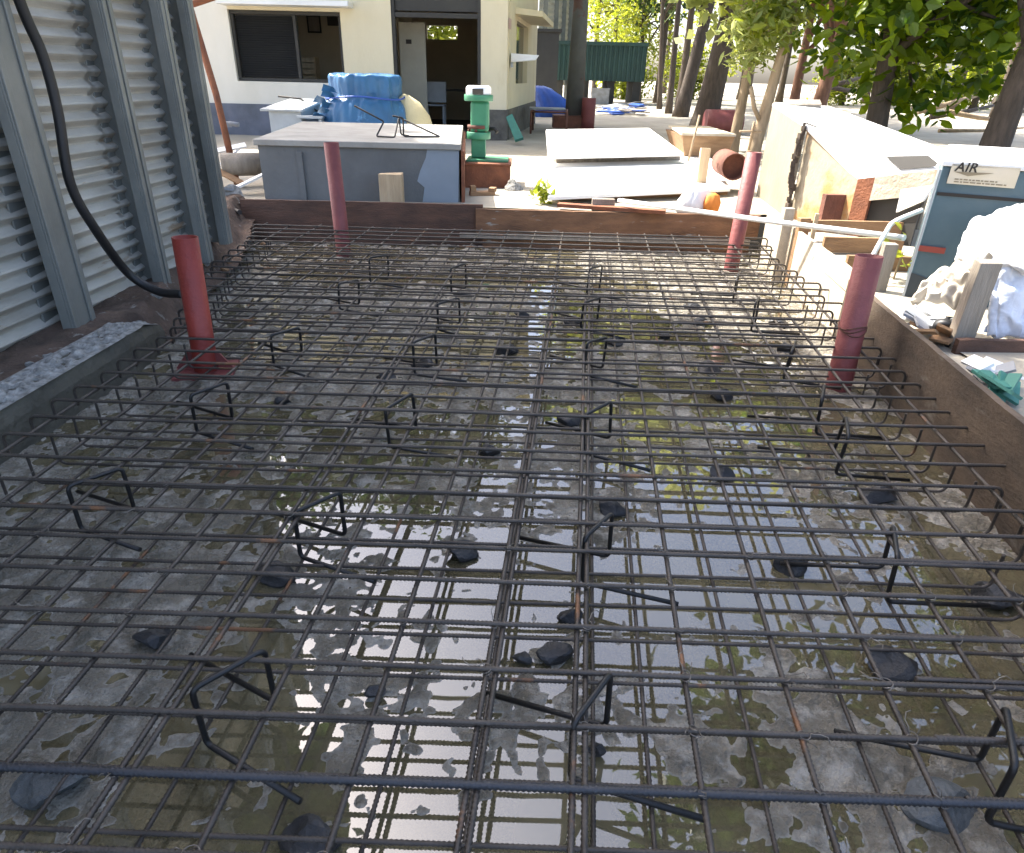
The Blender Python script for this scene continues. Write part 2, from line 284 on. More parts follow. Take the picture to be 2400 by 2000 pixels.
for u0, u1, v0, v1, y, lab in ((1885, 2130, 516, 544, 5.15, 'brown plank on edge behind the pale form board, farthest of three'), (1935, 2120, 556, 592, 4.75, 'brown plank on edge behind the pale form board, middle of three'), (1990, 2140, 600, 690, 4.3, 'wide orange-brown plank behind the right pipe, nearest of three')):
    p, q = gy(u0, v0, y), gy(u1, v0+8, y); b = gy(u0, v1, y)
    board('plank', lab, p.xy, q.xy, max(b.z, .25), p.z, .03, 'timber_brown', 'planks behind the right form')
def stake(label, u, v0, v1, y, w, m, zb=None, lean=0, grp=None):
    t = gy(u, v0, y); b = zb if zb is not None else gy(u, v1, y).z
    P = [(t.x-w/2, y-w*.3, b), (t.x+w/2, y-w*.3, b), (t.x+w/2, y+w*.3, b), (t.x-w/2, y+w*.3, b)]
    Q = [(x+lean, yy, t.z+random.uniform(-.006, .006)) for x, yy, z in P]
    return tag(obj('wooden_stake', MB().hexa(P+Q), m, bevel=.003), label, 'stake', grp)
stake('grey wooden stake behind the red pipe in front of the orange-brown plank', 2088, 570, 690, 3.85, .075, 'timber_grey', .2)
stake('thick grey wooden stake in front of the bluish white sack', 2312, 612, 795, 2.95, .095, 'timber_grey', .2, .01)
stake('short tan stake in front of the large grey box', 916, 407, 470, 6.25, .2, 'timber', .2)
stake('small pale stake standing on the lower white board', 1654, 347, 402, 7.55, .1, 'timber', .383)
# ------------------------------------------------------------------ rebar
RB = .0060
def ribbed(length, r, bends=None, step=.005):
    n = int(length/step); x = np.linspace(0, length, n+1); pts = []; rr = []
    sd_ = random.random()*99
    for i, s_ in enumerate(x): pts.append((s_, noise.noise((s_*.9, sd_, 0))*.005, noise.noise((s_*1.1, sd_, 7))*.004)); rr.append(r*(1.2 if i % 2 else .88))
    if bends:                                # bent ends, up (+) or down (-)
        def bend(sgn, h, x0, dirx):
            R = .028; o = []
            for a in np.linspace(.15, 1, 6)*math.pi/2: o.append((x0+dirx*R*math.sin(a), 0, sgn*R*(1-math.cos(a))))
            for t in np.linspace(R+.005, h, max(3, int((h-R)/.006))): o.append((x0+dirx*R, 0, sgn*t))
            return o
        y0, z0 = pts[0][1:], pts[0][2]; e = bend(bends[0], bends[1], 0, -1)[::-1]; e = [(p[0], pts[0][1], p[2]+pts[0][2]) for p in e]
        g = [(p[0], pts[-1][1], p[2]+pts[-1][2]) for p in bend(bends[0], bends[1], length, 1)]
        pts = e+pts+g; rr = [r]*len(e)+rr+[r]*len(g)
    return MB().tube(pts, r, 7, rr=rr)
def barmesh(name, mb):
    me = bpy.data.meshes.new(name); mb.b.normal_update(); mb.b.to_mesh(me); mb.b.free(); return me
def place_bar(name, me, m, p, q, label, group, spin=0):
    p, q = Vector(p), Vector(q); d = (q-p).normalized(); zz = Vector((0, 0, 1)); yv = zz.cross(d).normalized(); zv = d.cross(yv)
    me2 = me
    o = bpy.data.objects.new(name, me2); C.objects.link(o)
    o.matrix_world = Matrix(((d.x, yv.x, zv.x, p.x), (d.y, yv.y, zv.y, p.y), (d.z, yv.z, zv.z, p.z), (0, 0, 0, 1)))
    if not me.materials: me.materials.append(mat[m])
    return tag(o, label, 'rebar', group)
ZT, ZB = .2, .062
tops = {}; lens = {}
def tleft(y): return float(np.interp(y, [0, 2.2, 3.1, 4.4, 5.1, 5.7], [-1.8, -1.755, -1.68, -2.0, -2.02, -2.16]))
def tright(y): return float(np.interp(y, [0, 1.84, 2.4, 3.16, 5.8], [1.30, 1.585, 1.70, 1.80, 2.0]))
def bmesh_for(key, L, r, bends, m):          # a few lengths are shared by all bars
    k = (key, round(L/.15)); 
    if k not in lens:
        me = barmesh(key, ribbed(k[1]*.15, r, bends)); me.materials.append(mat[m]); lens[k] = me
    return lens[k], k[1]*.15
wire_me = None
def wiremesh():
    pts = []
    for a in np.linspace(0, 4.2*math.pi, 26): pts.append((.0105*math.cos(a)*1.1, .0105*math.sin(a), .002*a-.012+.004*math.sin(a*.5)))
    pts += [(.016, .006, .018), (.03, .012, .022), (.042, .010, .03), (.05, .0, .027)]
    b = MB().tube(pts, .0011, 5); b.tube([(.008, -.008, .0), (.02, -.015, .014), (.03, -.016, .012)], .0011, 5); return b
topy = [.642, .779, .913, 1.048, 1.184, 1.33, 1.466, 1.597, 1.732, 1.87, 2.015, 2.154, 2.289, 2.424, 2.563, 2.703, 2.842, 2.988, 3.136, 3.278, 3.42, 3.56, 3.71, 3.865, 4.02, 4.172, 4.31, 4.455, 4.61, 4.77, 4.93, 5.085, 5.235, 5.385, 5.53, 5.668]; n_t = len(topy)
xdep = [(.159+.2145*i, .61+.228*i) for i in range(-12, 7)]      # x of lengthwise bars at y=.9 and y=5.7
def xat(i, y): a, b = xdep[i]; return a+(b-a)*(y-.9)/4.8
wm = barmesh('tie_wire', wiremesh()); wm.materials.append(mat['wire'])
for i, y in enumerate(topy):
    x0, x1 = tleft(y)+random.uniform(-.02, .02), tright(y)+random.uniform(-.02, .02); m = 'rebar_blue' if i == 1 else 'rebar'
    me, L = bmesh_for('top_cross_bar_'+m, x1-x0, RB*(1.25 if i == 1 else 1), (-1, .085), m); sk = random.uniform(-.006, .006)
    w = 'bluish new' if i == 1 else 'dark ribbed'
    o = place_bar('rebar', me, m, (x0, y-sk-.013*(x0-.1), ZT+.012), (x1, y+sk-.016*(x1-.1), ZT+.012+random.uniform(-.004, .004)), f'{w} steel crosswise bar of the upper mat, {ordinal(i+1)} from the camera', 'crosswise bars of the upper mat')
    if i < 9:
        for j in range(len(xdep)):
            if random.random() < (.75 if i < 5 else .45):
                xx = xat(j, y)
                if x0+.05 < xx < x1-.05:
                    c = bpy.data.objects.new('tie_wire', wm); C.objects.link(c); c.parent = o; c.location = (xx-x0, 0, -.004); c.rotation_euler = (random.uniform(-.3, .3), random.uniform(-.4, .4), random.uniform(0, 6.28)); s_ = random.uniform(.75, 1.1); c.scale = (s_, s_, s_)
# lap bars lying beside a crosswise bar on the right
for k, (u, v) in enumerate(((2010, 1325), (2060, 1402), (2085, 1497), (2142, 1600), (2185, 1738), (2258, 1883))):
    p = gz(u, v, ZT); x1 = tright(p.y)+.02; me, L = bmesh_for('lap_bar', x1-p.x, RB, None, 'rebar')
    place_bar('rebar', me, 'rebar', (p.x, p.y, ZT+.012), (x1, p.y-.004-.016*(x1-p.x), ZT+.012), f'short steel lap bar tied at the right end, {ordinal(6-k)} from the camera', 'lap bars at the right')
for i in range(37):
    y = .7625+.1312*i; x0, x1 = tleft(y)+.14, tright(y)-.1
    me, L = bmesh_for('low_cross_bar', x1-x0, RB*.84, (1, .12), 'rebar')
    place_bar('rebar', me, 'rebar', (x0, y-.013*(x0-.1), ZB), (x1, y-.016*(x1-.1)+random.uniform(-.01, .01), ZB), f'dark steel crosswise bar of the lower mat, {ordinal(i+1)} from the camera', 'crosswise bars of the lower mat')
def depth_span(i, off=0):
    ys_ = [yy for yy in np.arange(.1, 5.85, .05) if tleft(yy)+.03 < xat(i, yy)+off < tright(yy)-.02]
    return ys_[0], ys_[-1]
nd = 0
for i in range(len(xdep)):
    try: y0, y1 = depth_span(i)
    except IndexError: continue
    nd += 1
    me, L = bmesh_for('top_length_bar', y1-y0, RB, None, 'rebar')
    place_bar('rebar', me, 'rebar', (xat(i, y0), y0, ZT), (xat(i, y1), y1, ZT+random.uniform(-.004, .004)), f'dark steel lengthwise bar of the upper mat, {ordinal(nd)} from the left', 'lengthwise bars of the upper mat')
nl = 0
for i in range(len(xdep)):
    off = random.uniform(-.02, .03) if -.35 < xdep[i][0] < .3 else .122*xdep[i][0]-math.copysign(.115, xdep[i][0])+random.uniform(-.012, .012)
    try: y0, y1 = depth_span(i, off)
    except IndexError: continue
    if y1-y0 < .5: continue
    nl += 1
    me, L = bmesh_for('low_length_bar', y1-y0, RB*.84, None, 'rebar')
    place_bar('rebar', me, 'rebar', (xat(i, y0)+off, y0, ZB-.014), (xat(i, y1)+off, y1, ZB-.014), f'dark steel lengthwise bar of the lower mat, {ordinal(nl)} from the left', 'lengthwise bars of the lower mat')
for k, (dx, i0) in enumerate(((-.022, 12), (.02, 11), (.024, 8))):   # doubled lengthwise bars
    me, L = bmesh_for('top_length_bar', 3.6, RB, None, 'rebar')
    place_bar('rebar', me, 'rebar', (xat(i0, .3)+dx, .3, ZT), (xat(i0, 3.9)+dx, 3.9, ZT), f'second steel bar lapped beside a lengthwise upper bar, {ordinal(k+1)} from the right', 'lapped lengthwise bars')
# ------------------------------------------------------------------ bar chairs holding the mats apart
def arcpath(P, R=.02):
    P = [Vector(p) for p in P]; o = [P[0]]
    for a, b, c in zip(P, P[1:], P[2:]):
        d1, d2 = (a-b).normalized(), (c-b).normalized(); s, e = b+d1*R, b+d2*R
        for t in np.linspace(0, 1, 6): o.append(s*(1-t)**2+b*2*t*(1-t)+e*t*t)
    o.append(P[-1]); return o
def chair_mb(H, sc=1, flip=1):
    tx_, ty_ = -.118*sc, -.142*sc
    return MB().tube(arcpath([(-.27*flip, .12, .0), (0, 0, .0), (0, 0, H), (tx_*flip, ty_, H), (tx_*flip, ty_, 0), (tx_*flip+.25, ty_-.11, -.0)]), .0069, 8)
chm = []
for f in (.162, .155, .168):
    me = barmesh('bar_chair', chair_mb(f, .86)); me.materials.append(mat['chair']); chm.append(me)
rows = dict(left=('left-hand', [(-1.33, .95), (-1.24, 1.83), (-1.17, 2.5), (-1.08, 3.2), (-.98, 4.1), (-.9, 4.7)]),
 midleft=('middle-left', [(-.532, 1.08), (-.517, 1.717), (-.393, 2.442), (-.385, 3.133), (-.321, 3.785), (-.337, 4.524)]),
 center=('central', [(.228, 1.034), (.305, 1.642), (.398, 2.403), (.45, 3.148), (.492, 3.859), (.578, 4.554)]),
 right=('right-hand', [(1.03, .97), (1.13, 1.62), (1.27, 2.32), (1.33, 2.62), (1.40, 3.2), (1.45, 3.9), (1.5, 4.5)]))
for key, (rn, pts) in rows.items():
    for k, (x, y) in enumerate(pts):
        o = bpy.data.objects.new('bar_chair', chm[k % 3]); C.objects.link(o); o.location = (x, y, ZB-.006); o.rotation_euler = (random.uniform(-.06, .06), random.uniform(-.06, .06), random.uniform(-.12, .12)+(.25 if key == 'right' else 0))
        tag(o, f'bent black steel bar chair between the mats, {ordinal(k+1)} from the camera in the {rn} row', 'bar chair', 'bar chairs between the two mats')
# ------------------------------------------------------------------ stones under the mat
def rock(c, s, sq=(1, .8, .75), seed=0):
    b = MB(); bmesh.ops.create_icosphere(b.b, subdivisions=3, radius=1)
    for v in b.b.verts:
        p = v.co.copy(); k = 1+.28*noise.noise(p*1.1+Vector((seed, 0, 0)))
        for a in range(5):
            d = Vector((math.sin(seed*3+a*1.7), math.cos(seed*5+a*2.3), math.sin(seed+a*4.1)*.8+.2)).normalized(); t = p.dot(d)
            if t > .62: p -= d*(t-.62)
        v.co = Vector(c)+Vector((p.x*sq[0], p.y*sq[1], p.z*sq[2]))*s*k
    return b
stones = [(1303, 1530, .05, 'large glossy black stone in the sky-reflecting puddle'), (1225, 1541, .025, 'small black stone just left of the large glossy one'), (1437, 1190, .05, 'wide black stone to the right of the second central bar chair'), (1332, 985, .05, 'black stone between doubled lengthwise bars, left of the third central bar chair'),
 (1145, 1055, .045, 'black stone under the mat left of the doubled middle bars'), (905, 880, .045, 'black stone under the mat left of the third middle-left bar chair'), (990, 852, .055, 'black stone under the fourth middle-left bar chair'), (1190, 820, .06, 'long black stone in the middle of the pit'), (1345, 752, .06, 'bluish black stone beside a bright streak of water'),
 (1440, 802, .05, 'black stone beside the fourth central bar chair'), (1222, 738, .045, 'small stone in mid pit ahead of the long black stone'), (1690, 925, .055, 'grey-black stone in the olive water on the right'), (1690, 1108, .05, 'forked black stone in the olive water on the right'), (1857, 1322, .05, 'black stone half under a right-hand crosswise bar'),
 (2065, 1160, .07, 'big black stone beside a right-hand bar chair'), (2092, 1562, .065, 'large grey stone with a flat top by the near right'), (1335, 1442, .035, 'small dark stone above the large glossy one'), (2330, 1400, .07, 'flat dark stone at the right edge'), (1080, 1292, .05, 'dark stone left of the doubled middle bars, nearer the camera'), (650, 1346, .055, 'dark stone by the second middle-left bar chair'),
 (365, 1492, .05, 'bluish dark stone on the left near a rusty bar spot'), (110, 1835, .07, 'big wet grey stone in the near left corner'), (1620, 718, .05, 'black stone in the far right sunlit water'), (1637, 754, .055, 'black stone on the right, just nearer than the sunlit patch'), (1556, 785, .04, 'small black stone beside the right lengthwise bars'), (1665, 862, .06, 'flat black stone right of the centre'),
 (1828, 757, .06, 'black stone at the near edge of the sunlit patch'), (1842, 818, .055, 'black stone beside the right-hand chair behind the red pipe'), (2200, 1880, .07, 'large slate grey stone in the near right corner'), (730, 1960, .055, 'pale slate slab stone at the near left of the puddle'), (660, 940, .045, 'small dark stone in the left middle of the pit'), (1400, 1755, .02, 'tiny dark pebble right of the nearest central bar chair'), (880, 1620, .025, 'small wet pebble on mud at the left of the puddle')]
for k, (u, v, s, lab) in enumerate(stones):
    p = gz(u, v, .02); big = s > .2
    tag(obj('stone', rock((p.x, p.y, .018 if not big else .004), s, (1.1, .8, .62 if not big else .35), k*1.37), 'stone' if k not in (21, 28) else 'slate'), lab, 'stone', 'stones in the pit')
# ------------------------------------------------------------------ red pipes
def pipe(label, base, top, r, m, parts=None, flange=False):
    b, t = Vector(base), Vector(top); th = thing('standing_pipe', label, 'pipe', b)
    o = MB(); n = 28; d = (t-b); hz = d.length; d.normalize(); x = d.orthogonal().normalized(); y = d.cross(x)
    ring = lambda c, R: [c+(x*math.cos(a)+y*math.sin(a))*R for a in [2*math.pi*j/n for j in range(n)]]
    o.loft([ring(t-d*.35, r*.9), ring(t, r*.9), ring(t, r), ring(b, r)], cap=False)
    obj('tube', o, m, th)
    if parts == 'wire':
        for z in (.30, .315, .325): obj('tie_wire', MB().tube([b+d*z+Vector((math.cos(a)*(r+.003), math.sin(a)*(r+.003), .012*math.sin(a*2+z*90))) for a in np.linspace(0, 6.28, 24)], .003, 6), 'rust_dark', th)
    if flange:
        f = MB(); f.box(b+Vector((0, 0, .012)), (.28, .22, .016), .2); obj('base_plate', f, 'pipe_dull', th)
        for sx in (-1, 1): obj('gusset', MB().hexa([b+Vector(p) for p in ((sx*.06, -.005, .02), (sx*.15, -.005, .02), (sx*.15, .005, .02), (sx*.06, .005, .02), (sx*.055, -.005, .12), (sx*.07, -.005, .12), (sx*.07, .005, .12), (sx*.055, .005, .12))]), 'pipe_dull', th)
    return th
pipe('bright red open pipe standing in the pit by the left curb', (-1.535, 3.1, .0), gy(433, 556, 3.12), .057, 'pipe_red', flange=True)
pipe('dull red open pipe wired to the right form boards', (1.625, 3.09, .0), gy(2038, 600, 3.12), .06, 'pipe_dull', 'wire')
pipe('dull red pipe in front of the large grey box', (-1.43, 5.6, 0), gy(776, 334, 5.62), .058, 'pipe_dull')
pipe('dull red pipe at the far right in front of the cream cabinet', (1.73, 5.4, 0), gy(1768, 357, 5.42), .057, 'pipe_dull')
# ------------------------------------------------------------------ corrugated barricade on the left
def fx(y): return -2.50+.08*y+.0
FH = 4.4
fn = thing('corrugated_fence', 'tall grey corrugated steel barricade with galvanised posts on the left', 'fence', (fx(2), 2, .18))
def corr(y0, y1, z0, z1, off, ph):
    n = int((z1-z0)/.0095); v = []; f = []
    cols = np.linspace(y0, y1, 3)
    for i in range(n+1):
        z = z0+(z1-z0)*i/n; t = (z/.076+ph) % 1; s_ = np.interp(t, [0, .4, .52, .95, 1], [0, 1, 1, 0, 0]); d = .034*s_
        for y in cols: v.append((fx(y)-.14+off+d, y, z+ .01*(y-y0)*0))
    for i in range(n):
        for j in range(2): f.append((i*3+j, i*3+j+1, (i+1)*3+j+1, (i+1)*3+j))
    return v, [], f
for k, (y0, y1) in enumerate(((-2.5, -.9), (-.9, .8), (.8, 2.45), (2.43, 4.02), (4.0, 5.0))):
    for j, (z0, z1) in enumerate(((.1, .86), (.82, 2.3), (2.26, FH))):
        if j == 0: z0 += max(0, (y0-3)*.03)
        o = obj('corrugated_sheet', corr(y0+random.uniform(-.02, .02), y1, z0, z1, .006*j, .0), 'sheet', fn); m_ = o.modifiers.new('thickness', 'SOLIDIFY'); m_.thickness = .0015
def post(y, w=.15, d=.16, z0=.18):
    p = MB(); x = fx(y)-.135; z0 -= .07; t = .012; k = .08
    p.box((x+t/2, y-.0, (z0+FH)/2), (t, w-2*t-.001, FH-z0)); p.box((x+d-t/2, y-t/2-.0005, (z0+FH)/2), (t, w-t-.001, FH-z0)); p.box((x+d/2, y+w/2-t/2, (z0+FH)/2), (d, t, FH-z0))
    p.box((x+d-.035, y-w/2+.004, (z0+FH)/2), (.045, .009, FH-z0)); p.box((x+d+.006, y+w/2-.02, (z0+FH)/2), (.011, .036, FH-z0-.004)); p.box((x+d+.006, y-w/2+.02, (z0+FH)/2), (.011, .036, FH-z0-.004)); obj('post', p, 'post', fn, bevel=.003)
for y, w, z0 in ((-1.6, .16, .15), (-.8, .16, .15), (.0, .16, .15), (.8, .16, .15), (1.6, .17, .16), (2.42, .18, .16), (3.29, .18, .17), (4.06, .095, .2), (4.61, .09, .24), (4.92, .085, .3)): post(y, w, z0=z0)
# black hose hanging down the fence
hp = [(-2.14, 3.1, 2.9), (-2.15, 3.3, 2.1), gy(45, 0, 3.42), gy(100, 130, 3.47), gy(135, 260, 3.48), gy(165, 430, 3.47), gy(225, 540, 3.55), gy(300, 640, 3.72), gy(370, 683, 3.72), gy(430, 690, 3.62)]
def spline(P, n=10):
    P = [Vector(p) for p in P]; P = [P[0]*2-P[1]]+P+[P[-1]*2-P[-2]]; o = []
    for i in range(1, len(P)-2):
        a, b, c, d = P[i-1:i+3]
        for t in np.linspace(0, 1, n, endpoint=False): o.append(.5*((2*b)+(c-a)*t+(2*a-5*b+4*c-d)*t*t+(3*b-a-3*c+d)*t**3))
    o.append(P[-2]); return o
tag(obj('hose', MB().tube(spline(hp), .024, 10), 'black'), 'thick black hose hanging down the corrugated fence', 'hose')
tag(obj('cable', MB().tube(spline([gy(500, 440, 6), gy(520, 475, 6.05), gy(548, 492, 6.0), gy(562, 498, 5.9)]), .02, 8), 'black'), 'short black cable end at the left of the far form board', 'cable')
p0, p1 = gy(440, 0, 7.6), gz(556, 432, .33)
tag(obj('rusty_pole', MB().tube([p1, (p0+p1)/2+Vector((.03, 0, 0)), p0, p0+(p0-p1)*.5], .032, 12), 'rust'), 'leaning rusty pole at the end of the corrugated fence', 'pole')
tag(obj('rusty_rail', MB().tube([gy(408, 24, 7.5), gy(470, 4, 7.6), gy(600, -40, 7.8)], .03, 10), 'rust'), 'rusty rail joining the top of the leaning pole', 'rail')
tag(obj('pipe_clamp', MB().tube([gy(520, 294, 7.5), gy(540, 290, 7.45), gy(560, 293, 7.45)], .022, 8).box(gy(530, 292, 7.46), (.1, .07, .05), .4), 'scrap'), 'pale metal clamp on the leaning rusty pole', 'clamp')
for k, (u, v, y, l, w, r, m, lab) in enumerate(((520, 352, 7.6, .5, .07, .5, 'white', 'white strip of debris beside the rusty pole'), (575, 385, 7.2, .45, .16, 1.1, 'timber_grey', 'brown round log end beside the rusty pole'), (520, 405, 7.0, .5, .06, -.3, 'timber_brown', 'brown broken lath lying before the rusty pole'),
     (545, 362, 7.9, .6, .05, 1.5, 'white', 'thin white lath leaning on the debris'), (585, 425, 6.7, .3, .12, .4, 'white', 'white broken panel near the grey box corner'), (500, 440, 6.3, .4, .14, .9, 'scrap', 'grey scrap plate at the fence foot'), (470, 515, 5.5, .35, .1, .3, 'scrap', 'crumpled grey sheet beside the pit corner'), (540, 455, 6.4, .35, .1, 1.9, 'curb_top', 'broken concrete lump by the far form board'))):
    p = gy(u, v, y); p.z = max(p.z, .33)
    if 'log' in lab: o = MB().tube([p-Vector((.2, .1, 0)), p+Vector((.2, .05, 0))], .11, 14)
    elif 'lump' in lab: o = rock(p, .12, seed=3)
    else: o = MB().box(p, (l, w, .02), r, rot=Matrix.Rotation(r, 3, 'Z') @ Matrix.Rotation(random.uniform(-.5, .5), 3, 'Y') @ Matrix.Rotation(random.uniform(-.5, .5), 3, 'X'))
    tag(obj('debris', o, m), lab, 'debris')
for k in range(12):
    y = random.uniform(1.2, 5.4); x = random.uniform(fx(y)+.06, float(xl(y))-.24) if y < 3.4 else random.uniform(fx(y)+.1, float(xl(y))-.1)
    tag(obj('rubble', rock((x, y, float(soilz(np.array(x), np.array(y)))+.005), random.uniform(.015, .04), seed=k*2.1), ('curb_top', 'soil', 'timber_brown')[k % 3]), 'small rubble piece lying on the soil strip at the fence foot', 'rubble', 'rubble along the fence foot')
# ------------------------------------------------------------------ building
BY = 13.3; bc = gy(1186, 331, BY); BX1 = bc.x; BX0 = -8.0; Z0 = .28; ZTOP = 4.6; BK = .111
bl = thing('site_building', 'single-storey cream site building with dark doorway and shuttered window', 'building', (-3, BY, Z0))
def bx(u, v): q = gy(u, v, BY); return q.x, q.z
wx0 = (bx(533, 23)[0]+bx(556, 191)[0])/2; wx1 = (bx(797, 29)[0]+bx(809, 194)[0])/2; wz0 = bx(680, 193)[1]; wz1 = bx(665, 25)[1]
dx0 = bx(920, 110)[0]; dx1 = bx(1127, 110)[0]; dz1 = bx(1020, -70)[1]; pz = bx(1100, 256)[1]
T = .23
def wallbox(x0, x1, z0, z1, m, name='wall', y0=BY, th=T): obj(name, MB().box(((x0+x1)/2, y0+th/2, (z0+z1)/2), (x1-x0, th, z1-z0)), m, bl)
wallbox(BX0, wx0, pz, ZTOP, 'whitewall'); wallbox(wx0, wx1, pz, wz0, 'whitewall'); wallbox(wx0, wx1, wz1, ZTOP, 'cream'); wallbox(wx1, dx0, pz, ZTOP, 'cream'); wallbox(dx0, dx1, dz1, ZTOP, 'cream'); wallbox(dx1, BX1, pz, ZTOP, 'cream')
wallbox(BX0, dx0, Z0-.1, pz, 'plinth', 'plinth', BY-.02, T+.02); wallbox(dx1, BX1+.02, Z0-.1, pz, 'plinth_dark', 'plinth', BY-.02, T+.02)
BD = 5.6
def sp(t, off=0): return Vector((BX1+BK*(t)+off, BY+t, 0))          # point on the side wall line
def sidewall(t0, t1, z0, z1, m, name='wall', out=0, th=T):
    a, b = sp(t0), sp(t1); P = [Vector((a.x-th, a.y, z0)), Vector((a.x+out, a.y, z0)), Vector((b.x+out, b.y, z0)), Vector((b.x-th, b.y, z0))]
    obj(name, MB().hexa(P+[Vector((p.x, p.y, z1)) for p in P]), m, bl)
def st(u, v):                                                  # side-wall point on a sight line
    d = ray(u, v); t = (BX1-BK*BY)/(d.x-BK*d.y); return d.y*t-BY, CAM_H+d.z*t
s0, s1 = st(1210, 120)[0], st(1237, 120)[0]; sz0, sz1 = st(1222, 196)[1], st(1222, 55)[1]
sidewall(T+.001, s0, pz, ZTOP, 'cream'); sidewall(s0, s1, pz, sz0, 'cream'); sidewall(s0, s1, sz1, ZTOP, 'cream'); sidewall(s1, BD, pz, ZTOP, 'cream'); sidewall(T+.001, BD, Z0-.1, pz, 'plinth_dark', 'plinth', .02)
# rear wall with a window that lets the greenery show
rx0, rx1 = gy(1000, 80, BY+BD-.2).x, gy(1072, 80, BY+BD-.2).x; rz0, rz1 = gy(1035, 93, BY+BD-.2).z, gy(1035, 60, BY+BD-.2).z
yb = BY+BD-.2
for a, b, c, d in ((BX0, rx0, Z0, ZTOP), (rx1, BX1+.3, Z0, ZTOP), (rx0, rx1, Z0, rz0), (rx0, rx1, rz1, ZTOP)): wallbox(a, b, c, d, 'beige', 'rear_wall', yb, .2)
obj('left_wall', MB().box((BX0+.1, BY+BD/2, (Z0+ZTOP)/2), (.2, BD-.5, ZTOP-Z0)), 'beige', bl)
obj('roof_slab', MB().box(((BX0+BX1)/2+.2, BY+BD/2-.1, ZTOP+.08), (BX1-BX0+.8, BD+.9, .15)), 'cream', bl)
obj('floor_slab', MB().box(((BX0+BX1)/2, BY+BD/2, Z0+.03), (BX1-BX0-.5, BD-.5, .08)), 'dark', bl)
px_ = (wx1+dx0)/2
obj('partition_wall', MB().box((px_, BY+3.4, (Z0+ZTOP)/2), (.12, 3.6, ZTOP-Z0-.2)), 'beige', bl)
obj('inner_wall', MB().box((wx1-1.6, BY+2.6, (Z0+ZTOP)/2), (4.4, .1, ZTOP-Z0-.2)), 'beige', bl)
# window
wn = obj('window', MB().box(((wx0+wx1)/2, BY+.12, wz0+.03), (wx1-wx0-.004, .1, .05)).box(((wx0+wx1)/2, BY+.12, wz1-.03), (wx1-wx0-.004, .1, .05)).box((wx0+.03, BY+.12, (wz0+wz1)/2), (.05, .1, wz1-wz0-.12)).box((wx1-.03, BY+.12, (wz0+wz1)/2), (.05, .1, wz1-wz0-.12)).box((gy(692, 100, BY).x, BY+.12, (wz0+wz1)/2), (.05, .1, wz1-wz0-.12)), 'dark', bl)
sx1 = gy(690, 100, BY).x; n = 26; sh = MB()
for i in range(n):
    z = wz0+.08+(wz1-wz0-.16)*(i+.5)/n; sh.box(((wx0+sx1)/2+.02, BY+.13, z), (sx1-wx0-.1, .05, .006), rot=Matrix.Rotation(.7, 3, 'X'))
obj('louvre_shutter', sh, 'shutter', wn); obj('shutter_back', MB().box(((wx0+sx1)/2+.02, BY+.175, (wz0+wz1)/2), (sx1-wx0-.1, .01, wz1-wz0-.12)), 'shutter', wn)
ax0, az0 = bx(529, 24); ax1, az1 = bx(828, 16)
obj('window_awning', MB().box(((ax0+ax1)/2, BY-.2, wz1+.09), (ax1-ax0, .4, .08)), 'white', bl, bevel=.01)
t0, t1 = st(1211, 40)[0], st(1268, 40)[0]; a, b = sp(max(t0, .9)-.25), sp(s1+.5); zz = st(1225, 52)[1]+.05
obj('side_awning', MB().hexa([(a.x+.002, a.y, zz), (a.x+.5, a.y, zz-.04), (b.x+.5, b.y, zz-.04), (b.x+.002, b.y, zz), (a.x+.002, a.y, zz+.1), (a.x+.5, a.y, zz+.05), (b.x+.5, b.y, zz+.05), (b.x+.002, b.y, zz+.1)]), 'cream', bl)
a, b = sp(s0), sp(s1)
sw = obj('side_window', MB().hexa([(a.x-.12, a.y, sz0), (a.x-.1, a.y, sz0), (b.x-.1, b.y, sz0), (b.x-.12, b.y, sz0), (a.x-.12, a.y, sz1), (a.x-.1, a.y, sz1), (b.x-.1, b.y, sz1), (b.x-.12, b.y, sz1)]), 'glass', bl)
a, b = sp(.08, .004), sp(.45, .004); zz0, zz1 = st(1190, 66)[1], st(1190, 40)[1]
obj('painted_patch', MB().hexa([(a.x-.003, a.y, zz0), (a.x, a.y, zz0), (b.x, b.y, zz0), (b.x-.003, b.y, zz0), (a.x-.003, a.y, zz1), (a.x, a.y, zz1), (b.x, b.y, zz1), (b.x-.003, b.y, zz1)]), 'pink', bl)
# doorway: frame, transom, leaf
df = obj('door_frame', MB().box((dx0+.03, BY+.1, (Z0+dz1)/2), (.055, .16, dz1-Z0)).box((dx1-.03, BY+.1, (Z0+dz1)/2), (.055, .16, dz1-Z0)).box(((dx0+dx1)/2, BY+.1, gy(1020, 36, BY).z), (dx1-dx0-.12, .14, .07)), 'dark', bl)
obj('transom_panel', MB().box(((dx0+dx1)/2, BY+.1, (gy(1020, 34, BY).z+dz1)/2+.02), (dx1-dx0-.12, .03, dz1-gy(1020, 34, BY).z-.06)), 'dark', bl)
lp, lq = gy(934, 52, BY+.9), gy(996, 52, BY+.9)
dl = obj('door_leaf', MB().box(((lp.x+lq.x)/2, BY+.9, (lp.z+Z0+.1)/2), (lq.x-lp.x, .04, lp.z-Z0-.1)), 'doorleaf', bl); q = gy(958, 98, BY+.87)
obj('peephole_plate', MB().box(q, (.1, .02, .07)), 'ink', dl)
